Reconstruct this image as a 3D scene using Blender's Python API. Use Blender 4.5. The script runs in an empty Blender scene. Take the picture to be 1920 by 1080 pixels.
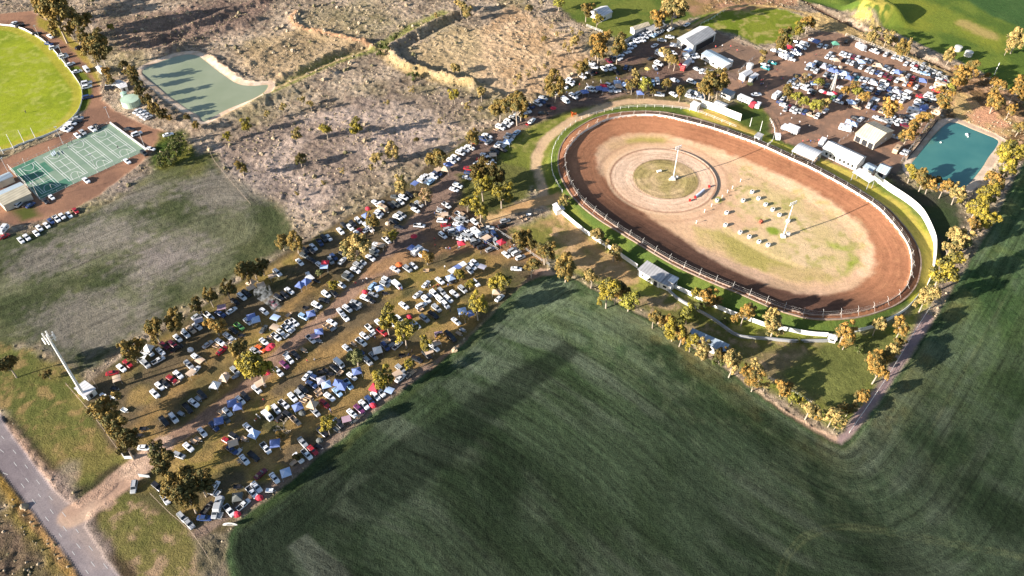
import bpy, math, random
import numpy as np
from math import radians, sin, cos, pi, atan2, sqrt
random.seed(7)
RNG = np.random.default_rng(11)
scene = bpy.context.scene
COL = scene.collection
# ---------------------------------------------------------------- camera geometry (a drone 200 m up)
FP, HC = 1500.0, 200.0
TH = math.atan(1500.0/1511.0)
CT, ST, TT = cos(TH), sin(TH), math.tan(TH)
def G(px, py, z=0.0):
    """map position seen at a point of the photograph (1920 wide), at height z"""
    u = px-960.0; w = py-540.0
    t = (HC-z)/(FP*ST+w*CT)
    return (u*t, (FP*CT-w*ST)*t)
def toimg(x, y, z=0.0):
    dz = z-HC
    dep = y*CT-dz*ST
    return 960+FP*x/dep, 540-FP*(y*ST+dz*CT)/dep
def pxm(py):
    return (py-540+FP*TT)*CT/HC
cam = bpy.data.cameras.new('camera'); cam.sensor_width = 36; cam.lens = FP/1920*36
cam.clip_start = 1; cam.clip_end = 6000
co = bpy.data.objects.new('camera', cam); COL.objects.link(co)
co.location = (0, 0, HC); co.rotation_euler = (pi/2-TH, 0, 0); scene.camera = co
# ---------------------------------------------------------------- light
SUN_EL, SUN_AZ = radians(17.5), radians(25)          # light travels towards +x turned 25 degrees to +y
w = bpy.data.worlds.new("World"); scene.world = w; w.use_nodes = True
nt = w.node_tree; bg = nt.nodes['Background']
sky = nt.nodes.new('ShaderNodeTexSky'); sky.sky_type = 'NISHITA'; sky.sun_disc = False
sky.sun_elevation = SUN_EL; sky.air_density = 1.0; sky.dust_density = 1.0
sdir = (-cos(SUN_AZ)*cos(SUN_EL), -sin(SUN_AZ)*cos(SUN_EL), sin(SUN_EL))
sky.sun_rotation = atan2(sdir[0], sdir[1])
nt.links.new(sky.outputs[0], bg.inputs[0]); bg.inputs[1].default_value = 0.068
sl = bpy.data.lights.new('sun', 'SUN'); sl.energy = 5.0; sl.angle = radians(0.5); sl.color = (1, .90, .78)
so = bpy.data.objects.new('sun', sl); COL.objects.link(so)
from mathutils import Vector, Matrix
so.rotation_euler = Vector(sdir).to_track_quat('Z', 'Y').to_euler()
scene.view_settings.view_transform = 'Standard'; scene.view_settings.look = 'None'
scene.view_settings.exposure = 1.52; scene.view_settings.gamma = 1.0
scene.cycles.max_bounces = 4; scene.cycles.diffuse_bounces = 2; scene.cycles.glossy_bounces = 2
scene.cycles.transparent_max_bounces = 4
# ---------------------------------------------------------------- helpers
KL = 1.35
def lift(c, k): return tuple(v*k for v in c)
def s2l(c):
    return tuple(((v/255.0)/12.92 if v <= 10 else (((v/255.0)+.055)/1.055)**2.4) for v in c)
def alb(c, k=KL):
    l = s2l(c); return tuple(min(.85, v/k) for v in l)
def tag(o, label=None, cat=None, group=None, kind=None):
    if label: o['label'] = label
    if cat: o['category'] = cat
    if group: o['group'] = group
    if kind: o['kind'] = kind
    return o
_M = {}
def mat(name, c, rough=.7, metal=0, noise=0.0, scale=1.0, spec=.3, bump=0.0, c2=None):
    if name in _M: return _M[name]
    m = bpy.data.materials.new(name); m.use_nodes = True
    n = m.node_tree; b = n.nodes['Principled BSDF']
    b.inputs['Roughness'].default_value = rough; b.inputs['Metallic'].default_value = metal
    b.inputs['Specular IOR Level'].default_value = spec
    b.inputs['Base Color'].default_value = (*c, 1)
    if noise or c2:
        tc = n.nodes.new('ShaderNodeTexCoord'); nz = n.nodes.new('ShaderNodeTexNoise')
        nz.inputs['Scale'].default_value = scale; nz.inputs['Detail'].default_value = 5
        n.links.new(tc.outputs['Object'], nz.inputs['Vector'])
        mx = n.nodes.new('ShaderNodeMix'); mx.data_type = 'RGBA'
        r = n.nodes.new('ShaderNodeMapRange'); r.inputs[1].default_value = .35; r.inputs[2].default_value = .65
        n.links.new(nz.outputs[0], r.inputs[0]); n.links.new(r.outputs[0], mx.inputs[0])
        d = c2 or tuple(v*(1-noise) for v in c)
        mx.inputs[6].default_value = (*c, 1); mx.inputs[7].default_value = (*d, 1)
        n.links.new(mx.outputs[2], b.inputs['Base Color'])
        if bump:
            bp = n.nodes.new('ShaderNodeBump'); bp.inputs['Distance'].default_value = bump
            n.links.new(nz.outputs[0], bp.inputs['Height']); n.links.new(bp.outputs[0], b.inputs['Normal'])
    _M[name] = m
    return m
def ribs(m, ang, per=1.1, amt=.22):
    n = m.node_tree; L = n.links.new; b = n.nodes['Principled BSDF']
    src = b.inputs['Base Color'].links[0].from_socket
    tc = n.nodes.new('ShaderNodeTexCoord'); mp = n.nodes.new('ShaderNodeMapping'); mp.inputs['Rotation'].default_value = (0, 0, ang)
    wv = n.nodes.new('ShaderNodeTexWave'); wv.inputs['Scale'].default_value = .314/per; wv.inputs['Distortion'].default_value = .0
    L(tc.outputs['Object'], mp.inputs[0]); L(mp.outputs[0], wv.inputs['Vector'])
    mr = n.nodes.new('ShaderNodeMapRange'); mr.inputs[3].default_value = 1-amt; mr.inputs[4].default_value = 1; L(wv.outputs['Fac'], mr.inputs[0])
    sc = n.nodes.new('ShaderNodeVectorMath'); sc.operation = 'SCALE'; L(src, sc.inputs[0]); L(mr.outputs[0], sc.inputs['Scale']); L(sc.outputs[0], b.inputs['Base Color'])
def paint_mat():
    m = bpy.data.materials.new('vehicle_paint'); m.use_nodes = True; n = m.node_tree; b = n.nodes['Principled BSDF']
    oi = n.nodes.new('ShaderNodeObjectInfo'); n.links.new(oi.outputs['Color'], b.inputs['Base Color'])
    b.inputs['Roughness'].default_value = .32; b.inputs['Coat Weight'].default_value = .25
    return m
def fabric_mat():
    m = bpy.data.materials.new('tent_fabric'); m.use_nodes = True; n = m.node_tree; b = n.nodes['Principled BSDF']
    oi = n.nodes.new('ShaderNodeObjectInfo'); n.links.new(oi.outputs['Color'], b.inputs['Base Color'])
    b.inputs['Roughness'].default_value = .8
    return m
PAINT = paint_mat(); FABRIC = fabric_mat()
GLASS = mat('tinted_glass', (.02, .025, .03), .12, spec=.6)
TYRE = mat('tyre_rubber', (.02, .02, .02), .8)
TRAY = mat('dark_tray_liner', (.035, .035, .037), .7)
STEEL = mat('galvanised_steel', (.55, .57, .6), .45, .3)
WHITE = mat('white_paint', (.8, .8, .78), .5, noise=.15, scale=.6)
class MB:
    def __init__(s): s.v = []; s.f = []; s.mi = []
    def add(s, vs, fs, m=0):
        k = len(s.v); s.v += [tuple(p) for p in vs]; s.f += [tuple(i+k for i in f) for f in fs]; s.mi += [m]*len(fs)
        return s
    def box(s, c, d, m=0, rz=0, top=1.0, topy=None):
        x, y, z = c; a, b, h = d[0]/2, d[1]/2, d[2]/2
        ty = top if topy is None else topy
        P = []
        for (zz, tx, tyy) in ((-h, 1, 1), (h, top, ty)):
            for (i, j) in ((-1, -1), (1, -1), (1, 1), (-1, 1)):
                px, py = i*a*tx, j*b*tyy
                P.append((x+px*cos(rz)-py*sin(rz), y+px*sin(rz)+py*cos(rz), z+zz))
        return s.add(P, [(3, 2, 1, 0), (4, 5, 6, 7), (0, 1, 5, 4), (1, 2, 6, 5), (2, 3, 7, 6), (3, 0, 4, 7)], m)
    def tube(s, a, b, r, m=0, n=8, r2=None, caps=True):
        a = Vector(a); b = Vector(b); d = (b-a).normalized()
        q = d.to_track_quat('Z', 'Y'); r2 = r if r2 is None else r2
        P = []
        for (c, rr) in ((a, r), (b, r2)):
            for i in range(n):
                P.append(c+q @ Vector((rr*cos(2*pi*i/n), rr*sin(2*pi*i/n), 0)))
        F = [(i, (i+1) % n, n+(i+1) % n, n+i) for i in range(n)]
        if caps: F += [tuple(range(n-1, -1, -1)), tuple(range(n, 2*n))]
        return s.add(P, F, m)
    def loft(s, secs, m=0, caps=True):
        """secs: list of equal-length closed rings"""
        n = len(secs[0]); P = [p for r in secs for p in r]; F = []
        for k in range(len(secs)-1):
            for i in range(n):
                F.append((k*n+i, k*n+(i+1) % n, (k+1)*n+(i+1) % n, (k+1)*n+i))
        if caps: F += [tuple(range(n-1, -1, -1)), tuple((len(secs)-1)*n+i for i in range(n))]
        return s.add(P, F, m)
    def mesh(s, name, mats, smooth=False):
        me = bpy.data.meshes.new(name); me.from_pydata([tuple(p) for p in s.v], [], s.f)
        for m in mats: me.materials.append(m)
        me.polygons.foreach_set('material_index', s.mi)
        if smooth: me.polygons.foreach_set('use_smooth', [True]*len(s.f))
        me.update()
        return me
def link(name, me, parent=None, loc=None, rz=None):
    o = bpy.data.objects.new(name, me); COL.objects.link(o)
    if parent is not None: o.parent = parent
    if loc is not None: o.location = loc
    if rz is not None: o.rotation_euler = (0, 0, rz)
    return o
def build(mb, name, mats, parent=None, smooth=False, loc=None, rz=None):
    return link(name, mb.mesh(name, mats, smooth), parent, loc, rz)
def catmull(pts, step=1.5, closed=False):
    """smooth a list of map points and resample at about step metres"""
    P = [np.array(p, float) for p in pts]; n = len(P); out = []
    rng = range(n) if closed else range(n-1)
    for i in rng:
        p0 = P[(i-1) % n] if closed or i > 0 else P[0]*2-P[1]
        p1 = P[i]; p2 = P[(i+1) % n]
        p3 = P[(i+2) % n] if closed or i+2 < n else P[-1]*2-P[-2]
        L = np.linalg.norm(p2-p1); k = max(1, int(L/step))
        for j in range(k):
            t = j/k
            out.append(.5*((2*p1)+(-p0+p2)*t+(2*p0-5*p1+4*p2-p3)*t*t+(-p0+3*p1-3*p2+p3)*t**3))
    if not closed: out.append(P[-1])
    return out
def gpz(s, z):
    return [G(*map(float, t.split(',')), z) for t in s.split()]
def gp(s):
    """'x,y x,y' in photograph pixels -> map points"""
    return [G(*map(float, t.split(','))) for t in s.split()]
# ================================================================= GROUND: one height field, coloured per region
def vnoise(X, Y, sc, seed):
    r = np.random.default_rng(seed); N = 256
    T = r.random((N, N))
    x = X/sc; y = Y/sc
    xi = np.floor(x).astype(int); yi = np.floor(y).astype(int)
    fx = x-xi; fy = y-yi; fx = fx*fx*(3-2*fx); fy = fy*fy*(3-2*fy)
    a = T[xi % N, yi % N]; b = T[(xi+1) % N, yi % N]; c = T[xi % N, (yi+1) % N]; d = T[(xi+1) % N, (yi+1) % N]
    return (a*(1-fx)+b*fx)*(1-fy)+(c*(1-fx)+d*fx)*fy
def fbm(X, Y, sc, seed, o=4):
    s = 0; a = .5; t = 0
    for i in range(o):
        s = s+a*vnoise(X+i*31.7, Y-i*17.3, sc/2**i, seed+i); t += a; a *= .55
    return s/t
STEP = .62
gx = np.arange(-350, 350.1, STEP); gy = np.arange(60, 468, STEP)
NX, NY = len(gx), len(gy)
X, Y = np.meshgrid(gx, gy); X = X.ravel(); Y = Y.ravel(); XX, YY = X, Y
def bbox(pts, pad=14.0):
    P = np.array(pts); return np.nonzero((X > P[:, 0].min()-pad) & (X < P[:, 0].max()+pad) & (Y > P[:, 1].min()-pad) & (Y < P[:, 1].max()+pad))[0]
def segdist(pts, closed=False, pad=None):
    if pad is not None:
        k = bbox(pts, pad); out = np.full(XX.shape, 1e3)
        out[k] = _sd(pts, closed, XX[k], YY[k]); return out
    return _sd(pts, closed, XX, YY)
def _sd(pts, closed, X, Y):
    d = np.full(X.shape, 1e9)
    n = len(pts)
    for i in range(n if closed else n-1):
        ax, ay = pts[i]; bx, by = pts[(i+1) % n]
        dx, dy = bx-ax, by-ay; L = dx*dx+dy*dy+1e-9
        t = np.clip(((X-ax)*dx+(Y-ay)*dy)/L, 0, 1)
        d = np.minimum(d, (X-ax-t*dx)**2+(Y-ay-t*dy)**2)
    return np.sqrt(d)
def inside(pts):
    k = bbox(pts, 1); out = np.zeros(XX.shape, bool); out[k] = _in(pts, XX[k], YY[k]); return out
def _in(pts, X, Y):
    c = np.zeros(X.shape, bool); n = len(pts)
    for i in range(n):
        ax, ay = pts[i]; bx, by = pts[(i+1) % n]
        if ay == by: continue
        k = ((ay > Y) != (by > Y)) & (X < (bx-ax)*(Y-ay)/(by-ay)+ax)
        c ^= k
    return c
def sdf(pts): return np.where(inside(pts), 1, -1)*segdist(pts, True, 14)
def sstep(v, a, b):
    t = np.clip((v-a)/(b-a), 0, 1); return t*t*(3-2*t)
n1 = fbm(X, Y, 3.2, 3); n2 = fbm(X, Y, 12, 9); n3 = fbm(X, Y, 40, 21); n4 = fbm(X, Y, 1.4, 33, 2)
C = np.zeros((len(X), 3)); tuft = np.zeros(len(X)); rowd = np.zeros(len(X)); rs = np.zeros(len(X)); Z = np.zeros(len(X))
region = np.zeros(len(X), int)
REG = {'ground': 0}
def reg(name):
    if name not in REG: REG[name] = len(REG)
    return REG[name]
dwi = None
def put(m, c):
    C[:] = C*(1-m[:, None])+np.asarray(c)*m[:, None]
def two(ca, cb, n, lo=.35, hi=.65):
    t = sstep(n, lo, hi)[:, None]
    return np.array(alb(ca))*(1-t)+np.array(alb(cb))*t
def area(pts, ca, cb=None, noise=None, soft=1.0, amp=1.0, tf=None, row=None, name=None, a=1.0, smooth=False, rdist=None, cc=None):
    if isinstance(pts, str): pts = gp(pts)
    if smooth: pts = catmull(pts, 3, True)
    d = sdf(pts)
    m = sstep(d+(n1-.5)*2*amp, -soft, soft)*a
    c = two(ca, cb or ca, n2 if noise is None else noise)
    if cc is not None:
        t = sstep(n1, .5, .72)[:, None]; c = c*(1-t)+np.array(alb(cc))*t
    put(m, c)
    mm = m/max(a, 1e-6)
    if tf is not None: tuft[:] = tuft*(1-mm)+tf*mm
    if row is not None: rs[:] = rs*(1-mm)+row*mm
    if rdist is not None: rowd[m > .02] = rdist[m > .02]
    if name: region[mm > .5] = reg(name)
    return d
def strip(pts, wid, ca, cb=None, soft=.8, amp=.7, a=1.0, tf=None, name=None, row=None):
    if isinstance(pts, str): pts = gp(pts)
    pts = catmull(pts, 4)
    d = wid/2-segdist(pts, pad=14)
    m = sstep(d+(n1-.5)*2*amp, -soft, soft)*a
    put(m, two(ca, cb or ca, n2))
    if tf is not None: tuft[:] = tuft*(1-m)+tf*m
    if row is not None: rs[:] = rs*(1-m)+row*m
    if name: region[m > .5] = reg(name)
    return d
def ridge(pts, h, wid):
    if isinstance(pts, str): pts = gp(pts)
    d = segdist(catmull(pts, 4), pad=16)
    Z[:] = Z+h*np.exp(-(d/wid)**2)*(.75+.5*n1)
# --- shapes shared with the built objects
WALL = catmull(gpz('1210,217 1247,220 1285,229 1335,242 1385,259 1426,274 1470,294 1514,314 1558,337 1590,355 1640,387 1665,411 1690,442 1705,470 1709,495 1706,520 1695,544 1675,562 1640,579 1600,589 1552,594 1515,592 1477,583 1440,570 1385,547 1335,527 1260,492 1185,447 1135,414 1092,379 1072,350 1062,325 1059,300 1063,284 1074,268 1090,252 1110,240 1135,227 1167,220', 2.2), 2.0, True)
OUTER = catmull(gpz('1715,540 1700,560 1677,577 1640,592 1602,601 1552,605 1515,603 1477,594 1440,581 1385,557 1335,537 1260,502 1185,457 1122,417 1085,387 1065,362 1050,332 1046,307 1050,282 1063,258 1088,236 1120,220 1160,211 1210,208 1260,211 1310,220 1370,241 1440,270 1520,306 1600,350 1660,390 1690,420 1715,455 1725,490 1722,520', 1.0), 2.0, True)
BAND = gp('1117,292 1135,268 1180,254 1240,254 1300,267 1360,288 1440,321 1520,358 1590,403 1625,440 1640,480 1630,520 1590,545 1530,556 1470,546 1400,520 1320,478 1250,429 1190,384 1144,344 1122,318')
CROP = gp('1022,517 1050,514 1090,528 1130,552 1180,578 1240,612 1300,652 1360,690 1440,752 1500,792 1545,818 1578,835 1596,822 1640,765 1700,680 1755,595 1800,520 1850,440 1905,330 1960,235 2300,100 2600,1400 300,1400 432,1080 422,1040 428,1000 445,975 490,945 540,905 600,855 670,798 740,742 800,698 850,660 900,612 945,565 985,530')
POND1 = catmull(gp('265,136 272,127 300,115 330,105 355,101 372,104 385,112 405,128 425,142 450,157 480,160 503,158 497,172 480,184 455,194 425,206 400,220 384,230 376,228 371,217 355,208 335,194 315,180 295,163 275,148'), 2, True)
POND2 = catmull(gp('1706,310 1722,288 1742,262 1765,238 1782,228 1797,230 1820,240 1850,252 1873,263 1868,278 1855,295 1845,312 1828,334 1812,350 1790,356 1765,350 1735,335 1712,325'), 2, True)
OVAL = catmull(gp('-30,48 0,49 30,52 55,62 85,80 105,100 125,125 140,145 152,163 155,180 152,197 145,212 130,228 105,246 80,256 50,266 20,278 -30,290 -120,300 -200,250 -210,150 -140,70'), 2, True)
# base: dry scrub
base = two((150, 134, 116), (194, 174, 152), n2)
t = sstep(n1, .45, .75)[:, None]; base = base*(1-t*.5)+np.array(alb((122, 98, 84)))*t*.5
t = sstep(n3, .5, .7)[:, None]; base = base*(1-t*.45)+np.array(alb((140, 134, 84)))*t*.45
C[:] = base; t = sstep(n4*.6+n1*.4, .55, .75)[:, None]; C[:] = C*(1-t*.5)+np.array(alb((226, 204, 176)))*t*.5; t = sstep(n4*.5+n1*.5, .42, .3)[:, None]; C[:] = C*(1-t*.55)+np.array(alb((84, 70, 56)))*t*.55
tuft[:] = 1.0
region[:] = reg('scrubland')
area('330,300 520,230 700,180 860,170 900,190 840,260 700,330 590,400 540,400 440,320', (150, 132, 122), (192, 172, 162), soft=6, amp=5, a=.7)
area('480,70 620,40 700,90 560,150 500,150 440,110', (172, 148, 112), (190, 164, 126), soft=6, amp=5, a=.7)
area('760,90 870,50 1000,60 1010,120 880,150 800,140', (186, 162, 122), (206, 180, 138), soft=6, amp=5, a=.8)
area('180,40 420,0 520,0 480,50 330,90 230,100', (120, 100, 92), (148, 120, 108), soft=7, amp=6, a=.75)
area('900,60 960,10 1060,60 1110,110 1060,170 960,190 900,150', (202, 166, 128), (218, 186, 150), soft=5, amp=5, a=.8)
strip('470,190 520,165 590,130 650,105 700,92 760,60 830,25', 7, (120, 130, 50), (150, 150, 80), soft=2, amp=2, a=.8)
strip('715,95 740,120 790,140 850,155 900,160', 6, (180, 156, 108), (196, 170, 126), soft=2, amp=2, a=.8)
strip('380,235 450,205 510,170 600,125 700,88', 2.6, (206, 178, 138), soft=1, a=.8)
strip('560,22 545,35 560,50 590,62 650,75 700,88', 3, (212, 166, 128), soft=1, a=.9)
# paddock on the left (dull green, worn patches, mower rings)
pd = gp('-60,470 20,440 90,425 150,402 230,370 290,310 340,290 395,285 430,330 480,360 530,390 555,440 540,465 500,490 440,520 380,555 320,590 250,635 200,675 150,700 70,650 30,650 -60,700')
rdp = segdist(gp('-150,655 60,575 250,490 405,428'))
area(pd, (72, 80, 52), (94, 98, 66), soft=3, amp=3, tf=.5, row=.6, name='paddock', rdist=rdp)
m = sstep(sdf(pd), 0, 8)*sstep(n3*.6+n2*.4, .54, .66)*.45
put(m*.7, alb((134, 132, 112)))
for (cx, cy, r) in ((245, 355, 12), (170, 605, 14), (190, 440, 11), (430, 350, 15), (290, 500, 9), (80, 490, 9), (330, 470, 10)):
    x0, y0 = G(cx, cy); d = r-np.hypot((X-x0)*.7, (Y-y0)); put(sstep(d*.6+(n1-.5)*9+(n4-.5)*3, -3, 4)*.5, alb((156, 144, 140)))
# verge bottom left, fields and roadside
area('-40,640 60,655 150,700 215,770 300,850 215,905 160,930 130,920 60,850 -40,700', (124, 116, 66), (100, 104, 54), soft=2, amp=2, tf=.6, name='verge', cc=(150, 128, 84))
area('160,935 230,895 300,860 340,960 420,1020 460,1110 300,1130 230,1110 170,1000', (122, 114, 68), (106, 106, 58), soft=2, amp=2, tf=.55, name='verge', cc=(166, 140, 112))
area('360,985 440,960 430,1080 450,1130 380,1130', (112, 104, 84), (140, 126, 108), soft=2, amp=2, tf=.9)
area('-60,930 40,960 130,1110 -60,1200', (118, 100, 84), (98, 90, 62), soft=3, amp=3, tf=1.5, name='scrubland')
strip('-20,880 60,970 160,1100', 8, (128, 114, 62), (134, 116, 76), soft=2, amp=2)
# car park
cp = gp('205,905 250,870 200,830 160,760 165,715 200,690 260,650 330,608 400,560 470,512 540,472 610,430 690,385 760,345 820,300 880,258 950,225 1020,185 1080,150 1130,120 1180,90 1240,55 1320,40 1340,60 1400,90 1380,140 1320,165 1280,190 1180,188 1110,195 1050,225 1000,260 960,300 930,330 880,390 930,410 1010,470 1025,505 990,525 950,560 900,608 850,655 800,693 740,738 670,794 600,850 540,900 490,940 445,972 420,1000 370,1000')
area(cp, (114, 99, 76), (96, 92, 60), noise=n2, soft=1.2, amp=1.0, tf=.4, row=.45, name='car_park', rdist=segdist(gp('300,1110 490,945 600,855 740,742 850,660 945,565 1022,517')))
m = sstep(sdf(cp), 0, 5)*sstep(vnoise(X, Y, 9, 77)*.5+n2*.5, .44, .6)
ylim = sstep(900-Y*2, 0, 300)
put(m*.75*sstep(X*0+Y, 330, 250), alb((178, 148, 92)))
put(m*.5*sstep(n1, .5, .6), alb((124, 118, 52)))
for st, wd in (('300,835 380,790 450,735 520,668 600,600 680,530 760,450', 10), ('420,770 500,700 640,655 760,585 880,520 960,470', 7), ('270,800 340,720 430,640 520,590 600,530', 6), ('600,790 700,725 800,660 870,600', 7), ('480,860 560,800 650,720', 6)):
    strip(st, wd, (184, 148, 94), (160, 130, 82), soft=3, amp=3.5, a=.75)
# lanes and dirt roads
strip('215,905 262,872 300,838 370,795 430,752 480,712 522,670 580,620 640,568 700,508 750,455 790,410 815,375', 5.5, (172, 140, 118), (150, 122, 104), soft=1, amp=.8, name='dirt_road')
strip('720,500 760,455 800,410 835,360 862,325 890,295 920,270 965,238 1010,212 1060,192 1110,180 1180,160 1240,150 1320,140 1380,150', 13, (124, 104, 94), (146, 122, 108), soft=2, amp=2, name='dirt_road')
strip('1180,110 1230,90 1280,100 1270,130 1200,150', 14, (128, 104, 92), (150, 124, 104), soft=3, amp=3)
area('780,430 850,385 940,400 1000,460 960,480 900,470 820,480', (140, 112, 92), (126, 104, 84), soft=3, amp=3)
area('340,640 460,600 460,700 380,730', (120, 104, 70), (150, 124, 80), soft=4, amp=4, a=.4)
strip('700,505 800,470 900,455 1000,480', 7, (196, 150, 104), (180, 140, 96), soft=2, amp=2, a=.7)
# roadway beside the oval, courts surround
area('-40,30 60,20 100,45 130,75 170,120 185,155 190,190 230,215 290,240 330,255 305,275 280,290 240,325 180,370 130,395 70,415 20,425 -40,395 -40,340 0,300 60,275 110,255 148,230 160,200 160,175 150,150 120,115 90,78 50,55 -40,48', (164, 124, 100), (140, 106, 88), soft=1, amp=.8, tf=.12, name='dirt_road')
area('70,30 110,50 150,85 180,130 186,158 165,125 120,75 70,50', (150, 138, 56), (176, 150, 80), soft=1.5, amp=1.5, tf=.3)
strip('152,205 162,180 160,150 140,128', 4.5, (110, 120, 40), soft=1, tf=.3)
area('150,395 240,360 330,300 400,290 380,330 280,345 200,380', (120, 118, 60), (96, 100, 60), soft=4, amp=4, a=.6)
area('20,395 60,385 75,405 40,415', (86, 92, 44), soft=2)
area('300,250 345,245 370,290 310,320 280,310', (66, 86, 34), (110, 110, 50), soft=2, amp=2, tf=1)
# sports oval
d = area(OVAL, (154, 166, 44), (132, 148, 40), noise=fbm(X, Y, 14, 51), soft=.5, amp=.15, tf=.12, name='sports_oval', cc=(166, 172, 76), row=.25, rdist=X*.35+Y*.94)
put(sstep(d, 0, 1)*sstep(3.5-np.abs(d-2), 0, 2)*.5, alb((190, 170, 70)))
# rough pasture round the track
area('940,270 1000,235 1080,205 1180,195 1300,195 1320,230 1100,250 1060,290 1050,340 1090,395 1150,440 1300,530 1440,600 1560,630 1640,618 1700,590 1740,540 1755,500 1752,460 1735,405 1690,365 1640,335 1560,300 1470,260 1440,235 1380,190 1420,190 1450,220 1440,250 1480,270 1660,330 1720,380 1760,460 1762,510 1700,640 1640,740 1580,815 1440,730 1300,640 1180,560 1100,525 1030,480 960,430 1040,400 1010,370 990,340 930,330', (144, 148, 66), (120, 126, 56), soft=2, amp=2, tf=.4, name='verge', cc=(160, 154, 86))
area('1100,540 1250,555 1340,605 1400,640 1560,650 1600,700 1560,770 1420,700 1250,600', (140, 124, 90), (116, 114, 62), soft=3, amp=3, tf=.5, cc=(170, 146, 112))
area('950,435 1050,400 1200,510 1180,550 1100,510 1020,470', (186, 152, 108), (130, 128, 64), soft=2, amp=3, tf=.5, cc=(206, 170, 126))
area('1560,640 1650,625 1690,640 1640,720 1590,780 1520,740 1460,700', (122, 126, 70), (104, 110, 60), soft=2, amp=3, tf=.5)
area('1640,335 1700,350 1790,360 1810,420 1770,500 1750,500 1750,450 1720,395', (84, 84, 70), (70, 84, 54), soft=2, amp=3, tf=.4)
# outer ring of the speedway: kerb strip and grass
area(catmull(gp('1195,505 1260,540 1345,577 1440,613 1550,630 1630,617 1700,580 1737,537 1751,490 1747,445 1727,405 1690,372 1640,338 1560,300 1470,262 1389,228 1314,198 1240,196 1150,200 1090,215 1050,245 1030,285 1032,330 1055,370 1100,420 1150,470'), 4, True), (108, 122, 54), (88, 108, 50), soft=1.2, amp=1, tf=.35, name='verge')
strip('1300,205 1360,232 1400,248 1470,285 1560,318 1640,365 1690,400 1722,440 1738,480 1735,515 1715,560', 8.5, (206, 186, 92), (188, 186, 70), soft=1.5, amp=1.5, tf=.3)
strip('1330,215 1400,240', 8, (204, 172, 96), soft=2, tf=.3)
area(OUTER, (160, 112, 82), (140, 96, 74), soft=.4, amp=.2, tf=.2, name='verge')
# race track
dw = segdist(WALL, True)
area(WALL, (180, 126, 94), (160, 110, 82), noise=fbm(X, Y, 30, 91), soft=.3, amp=.0, tf=.03, row=.65, name='race_track', rdist=dw, cc=(176, 124, 92))
damp_shade = sstep(sdf(WALL), 0, 1)*sstep((X-G(1340, 430)[0])*.55+(Y-G(1340, 430)[1])*.84, 2, -18)  # moist soil plus shade of the sun-averted banking, both put in the colour
put(damp_shade*.92, two((98, 72, 60), (114, 84, 70), fbm(X, Y, 20, 92)))
band = catmull(BAND, 3, True)
d = area(band, (226, 186, 154), (212, 174, 140), soft=1.3, amp=1.6, tf=.15, row=.25, name='infield', rdist=dw)
area('1390,318 1440,340 1520,375 1580,415 1610,455 1600,495 1560,515 1500,510 1440,500 1400,480 1330,440 1330,425 1400,440 1420,420 1380,385 1385,350', (208, 184, 134), (218, 190, 150), soft=5, amp=6, tf=.25, row=.1, cc=(180, 168, 106))
area('1300,425 1350,430 1420,470 1480,495 1570,520 1560,530 1470,525 1380,490 1310,455', (172, 158, 92), (190, 170, 110), soft=2, amp=2, tf=.25, row=.1)
strip('1360,430 1420,465 1500,500', 2, (224, 196, 140), soft=1)
cs = sstep(sdf(band), 0, 3)*sstep(fbm(X, Y, 11, 203), .45, .65)*.45; put(cs, alb((214, 178, 140)))
strip('1560,460 1590,470 1600,490 1585,512', 3, (150, 164, 56), soft=2, amp=1.5, a=.8)
strip('1150,275 1200,262 1250,262', 6, (196, 162, 118), soft=3, a=.6)
for (cx, cy, r, c_) in ((1450, 433, 2.4, (140, 156, 60)), (1343, 374, 2.0, (156, 160, 70))):
    x0, y0 = G(cx, cy); put(sstep(r-np.hypot(X-x0, Y-y0)+(n1-.5)*2, -1, 1), alb(c_))
inf = sstep(sdf(band), -1, 2); C[:] = C*(1+.12*inf[:, None])
CX, CY = G(1243, 336)
R1, R2 = 21.6, 13.2
rr = np.hypot(X-CX, Y-CY); rr2 = np.hypot(X-CX-1.2, Y-CY-.4)
m = sstep(R1-rr, -.4, .4); put(m, two((238, 204, 176), (228, 192, 162), n2)); region[m > .5] = reg('race_track'); rowd[m > .1] = rr[m > .1]; rs[m > .1] = .8
m = sstep(R1+1.6-rr, -.3, .3)*sstep(rr-R1, -.3, .3); put(m*.7, alb((232, 198, 164)))
m = sstep(np.abs(rr-R1+.1), .7, .15)*.75; put(m, alb((150, 108, 86))); m = sstep(np.abs(rr-R1-5.2), 1.2, .3)*.3; put(m, alb((170, 126, 98)))
m = sstep(R2-rr2+(n1-.5)*.5, -.3, .3); put(m, two((206, 178, 136), (176, 158, 104), fbm(X, Y, 9, 41))); region[m > .5] = reg('infield'); tuft[m > .1] = .3
m = sstep(np.abs(rr2-R2), .6, .1); put(m*.6, alb((130, 112, 70)))
strip('1180,265 1205,262 1240,264', 3, (176, 160, 90), soft=2)
# light dirt perimeter road west of the track
strip('905,415 960,395 1010,378 1018,355 1005,325 1008,290 1025,262 1050,240 1090,218 1150,196 1200,190 1270,196 1310,205', 4.6, (222, 190, 150), (210, 176, 142), soft=.8, amp=1, tf=.2, name='dirt_road')
strip('1040,372 1010,378 960,392 905,412', 6, (224, 186, 136), (206, 164, 116), soft=1, amp=1.2, tf=.2)
area('860,330 940,300 1000,320 1010,345 990,372 930,400 880,400', (84, 88, 48), (110, 110, 60), soft=2, amp=3, tf=.6)
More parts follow.
